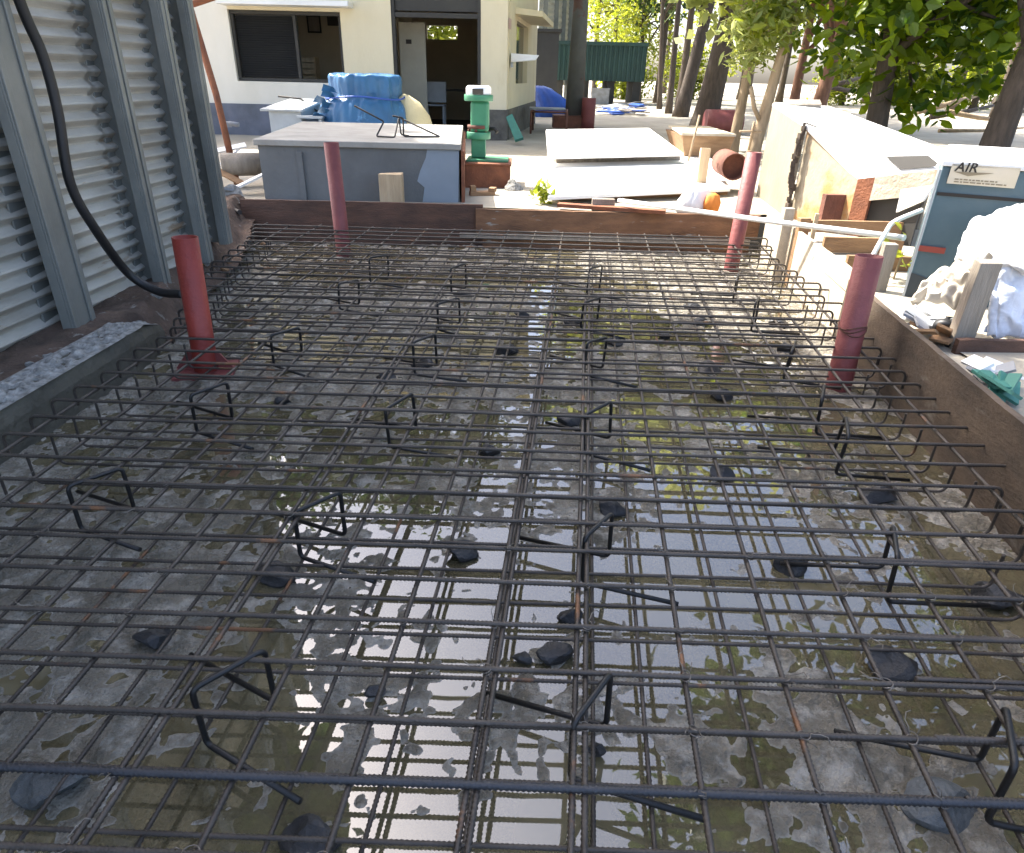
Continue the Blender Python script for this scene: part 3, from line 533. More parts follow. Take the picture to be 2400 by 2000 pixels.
# things inside the building and on its wall
def wthing(name, lab, cat, mb, m, **k): return tag(obj(name, mb, m, **k), lab, cat)
pf = thing('picture_frame', 'dark square picture frame on the room wall seen through the window', 'picture frame', gy(736, 57, BY+2.5)); q = gy(736, 57, BY+2.53); 
obj('frame', MB().box(q+Vector((0, 0, .14)), (.28, .02, .03)).box(q-Vector((0, 0, .14)), (.28, .02, .03)).box(q+Vector((.125, 0, 0)), (.03, .02, .25)).box(q-Vector((.125, 0, 0)), (.03, .02, .25)), 'ink', pf); obj('picture', MB().box(q+Vector((0, .003, 0)), (.22, .01, .25)), 'timber_grey', pf)
q = gy(783, 50, BY+2.5); wthing('wall_shelf', 'small dark shelf on the room wall right of the picture frame', 'shelf', MB().box(q, (.26, .08, .16)).box(q+Vector((0, -.02, .1)), (.3, .1, .02)), 'ink')
cr = MB(); a, b = gy(694, 133, BY+1.6), gy(748, 190, BY+1.6)
for i in range(4): cr.box(((a.x+b.x)/2, BY+1.6, b.z+(a.z-b.z)*(i+.5)/4), (b.x-a.x, .3, (a.z-b.z)/4-.025))
for s_ in (0, 1): cr.box((a.x+.02+s_*(b.x-a.x-.04), BY+1.6, (a.z+b.z)/2), (.03, .26, a.z-b.z))
cr.box(((a.x+b.x)/2, BY+1.6, (b.z+Z0)/2), (b.x-a.x-.1, .25, b.z-Z0))
wthing('slatted_crate', 'orange-brown slatted crate stack seen through the window', 'crate', cr, 'timber')
q = gy(1060, 215, BY+3.5); de = thing('desk', 'dark desk inside the doorway', 'desk', (q.x, BY+3.5, Z0+.07)); obj('desk_top', MB().box((q.x, BY+3.5, 1.05), (1.3, .6, .04)), 'dark', de)
for sx in (-1, 1):
    for sy in (-1, 1): obj('leg', MB().box((q.x+sx*.58, BY+3.5+sy*.25, .69), (.05, .05, .68)), 'dark', de)
q = gy(1020, 205, BY+2.4); ch = thing('plastic_chair', 'pale plastic chair in the dim doorway', 'chair', (q.x, BY+2.4, Z0+.07)); obj('seat', MB().box((q.x, BY+2.4, .78), (.42, .42, .03)), 'steelgrey', ch, bevel=.01); obj('backrest', MB().box((q.x, BY+2.6, 1.02), (.42, .03, .4)), 'steelgrey', ch, bevel=.01)
for sx in (-1, 1):
    for sy in (-1, 1): obj('leg', MB().box((q.x+sx*.18, BY+2.4+sy*.18, .555), (.035, .035, .42)), 'steelgrey', ch)
t, z = st(1195, 136); q = sp(t, .12); q.z = z; wl = thing('wall_lamp', 'white floodlight fixed to the side of the cream building', 'lamp', q); obj('lamp_housing', MB().hexa([q+Vector(p) for p in ((-.1, -.12, -.07), (.34, -.12, -.03), (.34, .12, -.03), (-.1, .12, -.07), (-.1, -.12, .07), (.4, -.1, .05), (.4, .1, .05), (-.1, .12, .07))]), 'white', wl, bevel=.01); obj('bracket', MB().box(q+Vector((-.08, 0, -.11)), (.05, .12, .08)), 'steelgrey', wl)
# ------------------------------------------------------------------ yard objects, left
bt = .755
f0, f1 = gz(590, 329, bt), gz(1078, 333, bt); yk0, yk1 = (f0.y+f1.y)/2, 9.5
FB = 6.42; A0, A1 = gy(592, 331, FB), gy(1080, 334, FB); bt = (A0.z+A1.z)/2; Bk0, Bk1 = gz(693, 288, bt), gz(1089, 291, bt); yk = (Bk0.y+Bk1.y)/2
gb = thing('storage_box', 'large grey painted box with a flat dusty lid behind the far form board', 'box', ((A0.x+A1.x)/2, FB+1, .25))
obj('body', MB().hexa([(A0.x+.03, FB+.03, .2), (A1.x-.02, FB+.03, .2), (Bk1.x-.02, yk-.03, .2), (Bk0.x+.05, yk-.03, .2), (A0.x+.03, FB+.03, bt-.05), (A1.x-.02, FB+.03, bt-.05), (Bk1.x-.02, yk-.03, bt-.05), (Bk0.x+.05, yk-.03, bt-.05)]), 'boxgrey', gb)
obj('lid', MB().hexa([(A0.x, FB, bt-.05), (A1.x, FB, bt-.05), (Bk1.x, yk, bt-.05), (Bk0.x, yk, bt-.05), (A0.x, FB, bt), (A1.x, FB, bt), (Bk1.x, yk, bt), (Bk0.x, yk, bt)]), M('dusty_lid', (.34, .325, .285), (.22, .21, .185), 3, .8, .3, 20), gb, bevel=.006)
pp = [gy(u, v, FB+.026) for u, v in ((1002, 345), (998, 370), (985, 400), (978, 425), (995, 440), (990, 478), (1074, 478), (1076, 345))]
obj('paint_patch', MB().poly(pp), 'boxblue', gb)
obj('rusty_end_panel', MB().hexa([(A1.x, FB+.01, .2), (A1.x+.03, FB+.01, .2), (Bk1.x+.03, yk-.05, .2), (Bk1.x, yk-.05, .2), (A1.x, FB+.01, bt-.06), (A1.x+.03, FB+.01, bt-.06), (Bk1.x+.03, yk-.05, bt-.06), (Bk1.x, yk-.05, bt-.06)]), 'rust', gb)
s_ = gy(706, 400, FB+.02); obj('vertical_batten', MB().box((s_.x, FB+.018, .46), (.05, .02, .5)), 'boxgrey', gb)
for k, (pts, lab) in enumerate((([(830, 248), (900, 285), (882, 320), (925, 322), (935, 275), (940, 316), (958, 318)], 'bent steel bar chair lying on the grey box lid, left one'), ([(920, 272), (945, 277), (946, 320), (1032, 321), (940, 278)], 'bent steel bar chair lying on the grey box lid, right one'))):
    hh = [0.2, .16, .012, .012, .16, .02, .012] if k == 0 else [.2, .2, .012, .012, .17]
    P = [gz(u, v, bt+h) if h < .05 else gy(u, v, FB+.5+.04*i) for i, ((u, v), h) in enumerate(zip(pts, hh))]
    tag(obj('bar_chair', MB().tube(arcpath(P, .02), .008, 7), 'chair'), lab, 'bar chair', 'spare bar chairs on the grey box')
# tarp-covered drum
def blob(c, rings, pleat=.03, nside=48, seed=0, sq=2.6):
    R = []
    for z, rx_, ry_, ox in rings:
        r = []
        for j in range(nside):
            a = 2*math.pi*j/nside; ca, sa = math.cos(a), math.sin(a); k = (abs(ca)**sq+abs(sa)**sq)**(-1/sq)
            w = 1+pleat*(noise.noise((ca*5, sa*5, z*2+seed))+.6*noise.noise((ca*11, sa*11, z*4+seed)))
            r.append((c[0]+ox+ca*rx_*k*w, c[1]+sa*ry_*k*w, z+.02*noise.noise((ca*3, sa*3, seed+z))))
        R.append(r)
    return MB().loft(R)
tc_ = gy(853, 250, 10.8); tt = gy(853, 176, 10.8).z
tarp_r = [(.3, .66, .62, 0), (.5, .66, .6, -.02), (.7, .64, .58, -.03), (.85, .62, .56, -.02), (.97, .58, .54, .0), (1.03, .5, .5, .03), (1.05, .47, .47, .05), (1.08, .48, .48, .06), (1.16, .49, .48, .06), (tt-.02, .49, .48, .05), (tt+.0, .47, .46, .05), (tt+.01, .42, .41, .05), (tt+.012, .2, .2, .05)]
tp = thing('covered_drum', 'drum wrapped in a crumpled blue tarpaulin behind the grey box', 'drum', (tc_.x, 10.8, .3))
o = obj('tarpaulin', blob((tc_.x, 10.8), [(a, b, c, d) for a, b, c, d in tarp_r], .09, 96, 3, 2.15), 'tarp', tp); md = o.modifiers.new('s', 'SUBSURF'); md.levels = md.render_levels = 1
tx_ = bpy.data.textures.new('crumple', 'CLOUDS'); tx_.noise_scale = .16; dm = o.modifiers.new('crumple', 'DISPLACE'); dm.texture = tx_; dm.strength = .07; dm.mid_level = .5
obj('rope', MB().tube([Vector((tc_.x+.03+math.cos(a)*.56, 10.8+math.sin(a)*.55, 1.04+.02*math.sin(a*3))) for a in np.linspace(0, 6.28, 40)], .012, 6), 'bluesheet', tp)
fl_ = MB()
for i in range(6):
    q = gy(770+random.uniform(-18, 14), 205+i*13, 10.35); fl_.poly([q, q+Vector((-.16+.1*random.random(), -.05, .04)), q+Vector((-.2, .1, -.05)), q+Vector((.02, .08, -.07))])
obj('loose_flap', fl_, 'tarp', tp)
q = gy(962, 262, 11.0); wthing('sack', 'cream coloured bulging sack right of the blue tarpaulin', 'sack', blob((q.x, 11.0), [(.3, .34, .3, 0), (.55, .36, .32, 0), (.8, .3, .28, -.02), (.98, .2, .2, -.06), (1.07, .08, .09, -.1)], .06, 40, 8, 2), 'bag')
# slope-lidded grey box
a, b = gy(625, 262, 10.5), gy(700, 290, 10.5)
sb = thing('sloped_box', 'pale grey metal box with a sloping lid left of the blue tarpaulin', 'box', (a.x+.4, 10.6, .3))
x0_, x1_ = gy(630, 265, 10.4).x, gy(705, 265, 10.4).x; zf, zb_ = gy(660, 256, 10.4).z, gy(700, 232, 10.9).z
obj('body', MB().hexa([(x0_, 10.4, .3), (x1_, 10.4, .3), (x1_+.12, 11, .3), (x0_+.12, 11, .3), (x0_, 10.4, zf-.02), (x1_, 10.4, zf-.02), (x1_+.12, 11, zb_-.03), (x0_+.12, 11, zb_-.03)]), 'steelgrey', sb)
obj('lid', MB().plate([(x0_-.1, 10.33, zf), (x1_+.04, 10.33, zf), (x1_+.2, 11.03, zb_), (x0_+.14, 11.03, zb_)], .03), 'steelgrey', sb, bevel=.005)
q = gy(727, 275, 10.3); wthing('side_table', 'low grey stand between the sloped box and the blue tarpaulin', 'stand', MB().box((q.x, 10.4, q.z), (.36, .3, .03)).box((q.x-.14, 10.4, (q.z+.28)/2), (.04, .25, q.z-.33)).box((q.x+.14, 10.4, (q.z+.28)/2), (.04, .25, q.z-.33)), 'steelgrey')
tag(obj('wire_rod', MB().tube([gy(652, 226, 10.9), gy(705, 232, 10.9), gy(745, 262, 10.8)], .014, 6), 'ink'), 'thin dark rod bent over the sloped grey box', 'rod')
# rusty plinth and green pump
a, b = gy(1090, 382, 7.45), gy(1194, 452, 7.45)
wthing('steel_plinth', 'rusty brown steel plinth under the green pump', 'plinth', MB().box(((a.x+b.x)/2, 7.75, (a.z+.25)/2), (b.x-a.x, .6, a.z-.25)).box(((a.x+b.x)/2, 7.75, a.z-.012), (b.x-a.x+.03, .63, .02)), 'rust', bevel=.006)
pt = a.z; PY = 7.75
q = gy(1122, 360, PY); gp = thing('hand_pump', 'green painted hand pump column on the rusty plinth', 'pump', (q.x, PY, pt)); gx = q.x
def cyl(z0, z1, r, n=20): return [[(gx+math.cos(2*math.pi*j/n)*R, PY+math.sin(2*math.pi*j/n)*R, z) for j in range(n)] for z, R in ((z0, r), (z1, r))]
zv = lambda v: gy(1122, v, PY).z
obj('base_plate', MB().box((gx+.1, PY, pt+.012), (.44, .4, .022)), 'green', gp, bevel=.004)
obj('lower_column', MB().box((gx, PY, (zv(326)+pt+.03)/2), (.15, .15, zv(326)-pt-.03)), 'green', gp, bevel=.008)
obj('lower_flange', MB().loft(cyl(zv(326), zv(309), .125)), 'green', gp, bevel=.006)
for j in range(6):
    aa = j*1.047+.3; obj('flange_bolt', MB().tube([(gx+math.cos(aa)*.105, PY+math.sin(aa)*.105, zv(309)+.001), (gx+math.cos(aa)*.105, PY+math.sin(aa)*.105, zv(303))], .014, 6), 'rust_dark', gp)
obj('upper_column', MB().box((gx+.015, PY, (zv(309)+zv(236))/2), (.19, .19, zv(236)-zv(309))), 'green', gp, bevel=.03)
obj('neck_band', MB().loft(cyl(zv(301), zv(293), .118)), 'rust_dark', gp)
obj('upper_flange', MB().loft(cyl(zv(237), zv(222), .15)), 'green', gp, bevel=.006)
obj('cap', MB().loft(cyl(zv(222), zv(206), .13)+[[(gx+math.cos(2*math.pi*j/20)*.11, PY+math.sin(2*math.pi*j/20)*.11, zv(201)) for j in range(20)]]), 'white', gp, bevel=.006)
obj('cap_window', MB().box((gx+.0, PY-.132, zv(214)), (.11, .03, .05)), 'glass', gp)
obj('side_tap', MB().tube([(gx+.09, PY, zv(303)), (gx+.17, PY-.03, zv(300)), (gx+.2, PY-.05, zv(309))], .02, 8), 'ink', gp)
q = gy(1130, 462, 6.9); wthing('wood_offcut', 'broken brown wood offcut before the rusty plinth', 'offcut', MB().box((q.x, 6.9, .31), (.24, .12, .07), .2).box((q.x-.09, 6.9, .37), (.05, .1, .05), .2).box((q.x+.1, 6.92, .36), (.06, .1, .04), -.2), 'timber_brown')
q = gy(1205, 445, 7.3); wthing('stone', 'pinkish grey rock beside the rusty plinth', 'stone', rock((q.x, 7.3, .34), .1, seed=9), 'curb_top')
q = gy(1210, 310, 12.6); wthing('green_board', 'green painted board leaning on the building corner', 'board', MB().plate([gy(1187, 280, 13.0), gy(1201, 273, 13.05), gy(1227, 328, 12.5), gy(1208, 334, 12.45)], .05), 'green_dk')
tf = thing('table_frame', 'bare rusty steel table frame beside the building', 'frame', gz(1290, 325, .3)); FY = 14.0
cs = [gy(1245, 262, FY+1), gy(1328, 262, FY+1), gy(1330, 256, FY+2.2), gy(1250, 256, FY+2.2)]
tpz = cs[0].z; R4 = [Vector((c.x, c.y, tpz)) for c in cs]
obj('top_frame', MB().tube(R4+[R4[0]], .02, 6), 'rust_dark', tf)
for c in R4: obj('leg', MB().tube([c, (c.x, c.y, .28)], .022, 6), 'rust_dark', tf)
obj('table_top', MB().box(((R4[0].x+R4[1].x)/2, FY+1.9, tpz+.03), (.75, .7, .03)), 'scrap', tf)
q = gy(1287, 224, 22); wthing('tarp_heap', 'bright blue tarpaulin heap beside the grey pole', 'tarpaulin', blob((q.x, 22), [(.3, .75, .5, .15), (.6, .6, .45, .1), (.85, .45, .35, -.05), (1.05, .3, .25, -.25), (1.12, .12, .12, -.3)], .3, 30, 5, 2), 'bluesheet')
# pole with its base
pl = thing('concrete_pole', 'tall grey pole with a brown base behind the building', 'pole', gz(1345, 290, .3)); b = gy(1344, 292, 17.5); t = gy(1362, 0, 17.5); d = t-b
obj('shaft', MB().tube([b, b+d*1, b+d*2.2], .2, 14, rr=[.22, .165, .14]), M('pole_grey', (.15, .155, .145), (.1, .1, .09), 2, .85, .4, 15, c3=(.12, .07, .055), s3=1.5, t3=.55), pl)
obj('base_block', MB().box((b.x-.02, 17.5, .42), (.95, .7, .3)), 'rust_dark', pl); q = gy(1376, 265, 17.5)
wthing('red_drum', 'small faded red drum beside the grey pole', 'drum', MB().loft([[(q.x+math.cos(2*math.pi*j/16)*.16, 17.2+math.sin(2*math.pi*j/16)*.16, z) for j in range(16)] for z in (.3, .5, .7, .95)]), 'pipe_dull')
# ------------------------------------------------------------------ white boards and bits in the yard
z1_ = .392
q4 = [gz(1284, 462, z1_), gz(1712, 442, z1_), gz(1655, 352, z1_), gz(1290, 366, z1_)]
wthing('white_board', 'lower white board lying flat on timbers behind the far form', 'board', MB().plate(q4, .03), 'white', bevel=.003)
q4 = [gz(1285, 367, .52), gz(1603, 360, .52), gz(1521, 300, .74), gz(1280, 304, .74)]
wthing('white_board', 'upper white board propped up at a slope behind the flat one', 'board', MB().plate(q4, .035), 'white', bevel=.004)
def bearer(lab, u0, v0, u1, v1, z, m, w=.08, h=.07):
    a, b = gz(u0, v0, z), gz(u1, v1, z); d = (b-a); L = d.length; rz = math.atan2(d.y, d.x)
    tag(obj('timber_bearer', MB().box((a+b)/2, (L, w, h), rz), m), lab, 'timber')
bearer('brown bearer under the front edge of the flat white board', 1330, 464, 1700, 452, .325, 'timber_brown')
bearer('rust-brown batten lying on the far form board', 1308, 480, 1560, 497, .345, 'rust', .09, .03)
bearer('pale bearer under the sloping white board', 1300, 372, 1590, 366, .44, 'timber_grey', .1, .1)
q = gy(1412, 480, 6.25); wthing('timber_block', 'grey timber block set on the far form board', 'block', MB().box((q.x, 6.2, .36), (.2, .06, .1)), 'timber_grey', bevel=.004)
a, b = gy(1588, 318, 10.5), gy(1718, 318, 10.3); cz = gy(1650, 312, 10.3).z; b0 = gy(1650, 368, 10.3).z
ck = thing('wooden_tub', 'brown wooden crate with a pale top behind the white boards', 'crate', ((a.x+b.x)/2, 10.5, b0)); cx = (a.x+b.x)/2; hw = (b.x-a.x)/2
obj('body', MB().hexa([(cx-hw*.75, 10.3, b0), (cx+hw*.85, 10.25, b0), (cx+hw*.85, 11.1, b0), (cx-hw*.75, 11.2, b0), (cx-hw, 10.2, cz-.03), (cx+hw, 10.2, cz-.03), (cx+hw, 11.3, cz-.03), (cx-hw, 11.4, cz-.03)]), 'timber_brown', ck)
obj('top_panel', MB().hexa([(cx-hw-.01, 10.18, cz-.03), (cx+hw+.01, 10.18, cz-.03), (cx+hw*.8, 11.4, cz+.0), (cx-hw*.9, 11.4, cz), (cx-hw-.01, 10.18, cz), (cx+hw+.01, 10.18, cz), (cx+hw*.8, 11.4, cz+.03), (cx-hw*.9, 11.4, cz+.03)]), 'form_pale', ck)
wthing('crate_support', 'dark block under the brown wooden crate', 'block', MB().box((cx, 10.8, (b0+.28)/2), (hw*1.2, .5, max(.04, b0-.28))), 'timber_brown')
tag(obj('thin_rod', MB().tube([gy(1613, 378, 7.9), gy(1640, 270, 7.95)], .012, 7), 'bark_pale'), 'thin rusty rod standing at the corner of the white boards', 'rod')
q = gy(1722, 392, 7.3); wthing('pipe_section', 'open end of a brown pipe lying behind the far right red pipe', 'pipe', MB().loft([[(q.x+.02*k+math.cos(2*math.pi*j/24)*R, 7.3+.5*k, q.z+math.sin(2*math.pi*j/24)*R) for j in range(24)] for k, R in ((1, .13), (0, .13), (0, .122), (.25, .122))], cap=True), 'rust_dark')
tag(obj('twig', MB().tube([gy(1755, 352, 8.6), gy(1765, 300, 8.6), gy(1768, 285, 8.6)], .014, 6).tube([gy(1733, 308, 8.6), gy(1785, 308, 8.6)], .012, 6), 'bark_pale'), 'crossed thin sticks beside the cream cabinet', 'stick')
q = gy(1660, 472, 6.0); bg_ = thing('plastic_bag', 'white plastic bag with orange contents on the far form board', 'bag', (q.x, 6.0, .36)); obj('bag_skin', blob((q.x-.05, 6.2), [(.31, .16, .1, 0), (.4, .15, .1, -.01), (.5, .1, .08, .0), (.55, .03, .03, .0)], .25, 30, 2, 2), 'white', bg_); obj('orange_contents', blob((q.x+.06, 6.1), [(.34, .06, .05, 0), (.41, .07, .05, 0), (.47, .05, .04, 0), (.49, .01, .01, 0)], .2, 20, 4, 2), 'orange', bg_)
tag(obj('conduit', MB().tube([gy(1450, 470, 6.14), gy(1790, 517, 5.0), gy(2120, 558, 4.05)], .018, 10), 'white'), 'long white conduit lying across the far right form boards', 'conduit')
tag(obj('conduit', MB().tube(spline([gy(2040, 610, 4.0), gy(2076, 546, 4.05), gy(2097, 520, 4.1), gy(2160, 493, 4.2)]), .014, 8), 'white'), 'white curved hose running up to the blue compressor', 'hose')
stake('thin pale stake crossing the white conduit', 1916, 500, 560, 4.9, .03, 'timber', .3)
# ------------------------------------------------------------------ cream cabinet
A, B, Cc, D, G, H = gy(1811, 243, 7.3), gy(1883, 291, 6.1), gy(1943, 249, 8.0), gy(2209, 350, 5.7), gy(2011, 420, 5.45), gy(2200, 397, 5.0)
dn = lambda p, z=.28: Vector((p.x, p.y, z))
cabt = thing('old_cabinet', 'large old cream metal cabinet with rust stains and a slanted top on the right', 'cabinet', dn(B))
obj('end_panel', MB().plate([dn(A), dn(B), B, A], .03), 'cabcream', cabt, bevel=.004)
g0 = B+(G-B).normalized()*.05; off = Vector((.02, .03, 0))
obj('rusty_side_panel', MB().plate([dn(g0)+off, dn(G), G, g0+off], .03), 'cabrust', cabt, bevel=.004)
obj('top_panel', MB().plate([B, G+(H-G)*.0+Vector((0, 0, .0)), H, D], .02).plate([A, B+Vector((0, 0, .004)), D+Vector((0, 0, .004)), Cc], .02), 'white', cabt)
E1 = [gy(2077, 367, 5.55), gy(2111, 399, 5.2), gy(2195, 396, 5.0), gy(2203, 384, 5.1), gy(2177, 364, 5.4)]
obj('fold_line', MB().tube([B+(D-B)*.02+Vector((0, 0, .012)), gy(2077, 367, 5.52)+Vector((0, 0, .004))], .006, 6), 'ink', cabt)
nrm = (G-B).cross(H-B).normalized(); nrm = nrm if nrm.z > 0 else -nrm
def onpl(u, v): d = ray(u, v); o_ = Vector((0, 0, CAM_H)); return o_+d*((B-o_).dot(nrm)/d.dot(nrm))
obj('top_opening_shade', MB().poly([onpl(*p)+nrm*.012 for p in ((2077, 368), (2111, 398), (2194, 392), (2200, 384), (2177, 366))]), 'dark', cabt)  # flat dark sheet on the top: shade of an opening put into colour
fd = (H-G).normalized()
obj('rust_strip', MB().plate([dn(G), dn(G)+fd*.13, G+fd*.13, G], .03), 'rust', cabt)
p = G+fd*.131; obj('front_rail', MB().plate([Vector((p.x, p.y, p.z-.17)), Vector((H.x, H.y, H.z-.17)), H, p], .03), 'form_pale', cabt)
obj('front_recess', MB().plate([dn(p)+Vector((0, .08, 0)), dn(H)+Vector((0, .08, 0)), H+Vector((0, .08, -.17)), p+Vector((0, .08, -.17))], .02), 'dark', cabt)
hp_ = gy(2160, 470, 4.8); obj('hanging_panel', MB().plate([gy(2100, 498, 5.1), gy(2160, 472, 4.85), gy(2188, 434, 4.85), gy(2112, 444, 5.1)], .02), 'white', cabt)
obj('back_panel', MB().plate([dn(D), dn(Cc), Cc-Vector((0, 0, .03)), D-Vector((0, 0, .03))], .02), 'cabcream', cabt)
ck_ = MB()
for i in range(26):
    t = i/25; q = B.lerp(dn(B), t)+Vector((random.uniform(-.03, .01), -.02+random.uniform(-.015, .0), 0)); s_ = random.uniform(.02, .045); ck_.box(q, (s_, s_, s_*1.4), random.random()*3)
obj('seam_filler', ck_, 'bark', cabt)
q = gy(1838, 241, 7.25); wthing('timber_block', 'grey timber strip resting on the back edge of the cream cabinet', 'block', MB().plate([gy(1832, 246, 7.35), gy(1926, 245, 7.6), gy(1922, 234, 7.75), gy(1840, 233, 7.6)], .05), 'timber_grey')
q = gy(1952, 500, 5.9); wthing('dark_block', 'dark stained timber block leaning against the rusty cabinet side', 'block', MB().box(gy(1965, 490, 5.55), (.28, .06, .22), .1), 'rust_dark')
# ------------------------------------------------------------------ compressor
K0 = gy(2213, 380, 3.75); kx = K0.x; kz = K0.z; kb = .25; kr = kx+.85; ky1 = 4.25; KT = R_(-28)
km = thing('air_compressor', 'blue-grey air compressor cabinet with a white top at the right', 'compressor', (kx, 3.75, kb))
obj('body', MB().box(((kx+kr)/2, (3.75+ky1)/2, (kb+kz-.02)/2), (kr-kx, ky1-3.75, kz-kb-.02)), 'teal', km, bevel=.008)
obj('top_cover', MB().hexa([(kx-.01, 3.735, kz-.018), (kr+.01, 3.735, kz-.018), (kr+.01, ky1+.02, kz+.0), (kx-.01, ky1+.02, kz+.0), (kx-.01, 3.735, kz+.01), (kr+.01, 3.735, kz+.01), (kr, ky1, kz+.055), (kx+.02, ky1, kz+.055)]), 'white', km, bevel=.005)
s_ = Vector((0, 0, kz-.155)); obj('panel_groove', MB().box(((kx+kr)/2, 3.745, s_.z), (kr-kx-.02, .006, .016)), 'ink', km)
obj('lit_edge_strip', MB().box((kx-.006, 3.742, (kb+kz-.03)/2), (.012, .02, kz-kb-.04)), 'steelgrey', km)  # pale strip: sunlight along the left edge put into its colour
def frontq(u, v):
    d = ray(u, v); f = Vector((math.cos(KT), math.sin(KT), 0)); n_ = Vector((-math.sin(KT), math.cos(KT), 0)); q = Vector((0, 0, CAM_H)); b0_ = Vector((kx, 3.75, 0))
    p = q+d*((b0_-q).dot(n_)/d.dot(n_)); return Vector((kx+(p-b0_).dot(f), 3.742, p.z))
l0, l1 = frontq(2232, 384), frontq(2380, 431); lc = Vector(((l0.x+l1.x)/2, 3.741, (frontq(2236, 384).z+frontq(2228, 430).z)/2)); lw = l1.x-l0.x; lh = frontq(2236, 384).z-frontq(2228, 430).z
lab = obj('name_label', MB().box(lc, (lw, .012, lh)), 'paper', km)
def text(name, s, m, parent, pos, size, shear=0):
    cu = bpy.data.curves.new(name, 'FONT'); cu.body = s; cu.size = size; cu.extrude = .0008; cu.shear = shear; cu.space_character = 1.05; cu.offset = .0012
    o = bpy.data.objects.new(name, cu); C.objects.link(o); dg = bpy.context.evaluated_depsgraph_get(); me = bpy.data.meshes.new_from_object(o.evaluated_get(dg)); bpy.data.objects.remove(o)
    me.materials.clear(); me.materials.append(mat[m]); r = bpy.data.objects.new(name, me); C.objects.link(r); r.parent = parent; r.location = Vector(pos)-wloc(parent); r.rotation_euler = (math.pi/2, 0, 0); return r
text('lettering', 'AIR', 'ink', lab, (lc.x-lw*.44, 3.733, lc.z+lh*.16), .062, .15)
obj('swoosh', MB().poly([(lc.x-lw*.45, 3.733, lc.z+.012), (lc.x+lw*.15, 3.733, lc.z+.016), (lc.x-lw*.22, 3.733, lc.z-.006)]), 'fadedink', lab)
for zz, w_ in ((-.25, .62), (-.38, .75)):
    ln = MB(); x_ = lc.x-lw*.4
    while x_ < lc.x-lw*.4+lw*w_:
        d_ = random.uniform(.008, .03); ln.box((x_+d_/2, 3.734, lc.z+lh*zz), (d_, .002, .006)); x_ += d_+.005
    obj('small_print', ln, 'fadedink', lab)
r0, r1 = frontq(2155, 575), frontq(2213, 594); rl = obj('red_badge', MB().box((((r0.x+r1.x)/2), 3.742, (r0.z+r1.z)/2), (r1.x-r0.x, .01, .03)), 'redlabel', km)
hz0 = frontq(2150, 640); obj('lower_recess_shade', MB().poly([(hz0.x-.03, 3.744, hz0.z), (hz0.x+.13, 3.744, hz0.z-.04), (hz0.x+.06, 3.744, hz0.z-.16), (hz0.x-.03, 3.744, hz0.z-.2)]), M('shadow_grey', (.05, .06, .065)), km)  # flat dark polygon, the shade of a recess painted on the front
km.rotation_euler = (0, 0, KT)
# sacks by the compressor
def sheet(name, lab, cat, P, m, seed, amp=.03, n=30):           # draped, thick cloth patch through four corner points
    P = [Vector(p) for p in P]; v = []; f = []
    nr = (P[1]-P[0]).cross(P[3]-P[0]).normalized()
    for i in range(n+1):
        for j in range(n+1):
            a, b = i/n, j/n; p = (P[0]*(1-b)+P[1]*b)*(1-a)+(P[3]*(1-b)+P[2]*b)*a
            e = math.sin(math.pi*a)**.5*math.sin(math.pi*b)**.5
            v.append(p+nr*(amp*2.2*e+amp*(noise.noise((a*4+seed, b*4, 0))+.6*noise.noise((a*9+seed, b*9, 3))+.45*abs(noise.noise((a*17+seed, b*14, 6)))))+Vector((.02*noise.noise((b*7, seed, 1)), 0, .03*noise.noise((b*6+seed, a*5, 9)))))
    for i in range(n):
        for j in range(n): f.append((i*(n+1)+j, i*(n+1)+j+1, (i+1)*(n+1)+j+1, (i+1)*(n+1)+j))
    o = smooth(obj(name, ([tuple(q) for q in v], [], f), m)); md = o.modifiers.new('thick', 'SOLIDIFY'); md.thickness = .05; md.offset = -1
    md = o.modifiers.new('soft', 'SUBSURF'); md.levels = md.render_levels = 1; return tag(o, lab, cat)
sheet('cloth_cover', 'bright white plastic sheet draped against the blue compressor', 'sheet', [gy(2232, 612, 3.25), gy(2420, 640, 2.95), gy(2440, 470, 3.38), gy(2268, 528, 3.5)], 'sack', 1, .03)
sheet('dusty_sack', 'dusty cream sack slumped in front of the compressor', 'sack', [gy(2128, 702, 3.25), gy(2275, 735, 3.0), gy(2318, 590, 3.05), gy(2225, 630, 3.25)], 'sack_cream', 4, .03)
sheet('bluish_sack', 'bluish white sack behind the thick grey stake', 'sack', [gy(2308, 792, 3.02), gy(2440, 800, 3.0), gy(2440, 560, 3.12), gy(2320, 590, 3.12)], 'sack_blue', 7, .025)
sheet('black_bag', 'small black plastic bag beside the dark plank', 'bag', [gy(2208, 800, 3.0), gy(2240, 820, 2.95), gy(2262, 765, 2.98), gy(2218, 745, 3.05)], 'black', 9, .015)
for k, (u, v, m, lab) in enumerate(((2172, 750, 'white', 'white crumpled scrap outside the right form board'), (2190, 775, 'timber_brown', 'brown scrap outside the right form board'), (2330, 868, 'white', 'pale torn scrap below the dark plank'), (2355, 905, 'green_dk', 'dark green rag at the right edge'), (2180, 760, 'scrap', 'grey scrap beside the black bag'), (2340, 870, 'scrap', 'grey slab under the dark plank'))):
    p = gz(u, v, .36); o = MB()
    for i in range(5): o.box(p+Vector((random.uniform(-.06, .06), random.uniform(-.04, .08), random.uniform(-.03, .02))), (random.uniform(.05, .16), random.uniform(.03, .09), .012), rot=Matrix.Rotation(random.random()*6, 3, 'Z') @ Matrix.Rotation(random.uniform(-.6, .6), 3, 'X') @ Matrix.Rotation(random.uniform(-.5, .5), 3, 'Y'))
    tag(obj('scrap', o, m), lab, 'scrap')
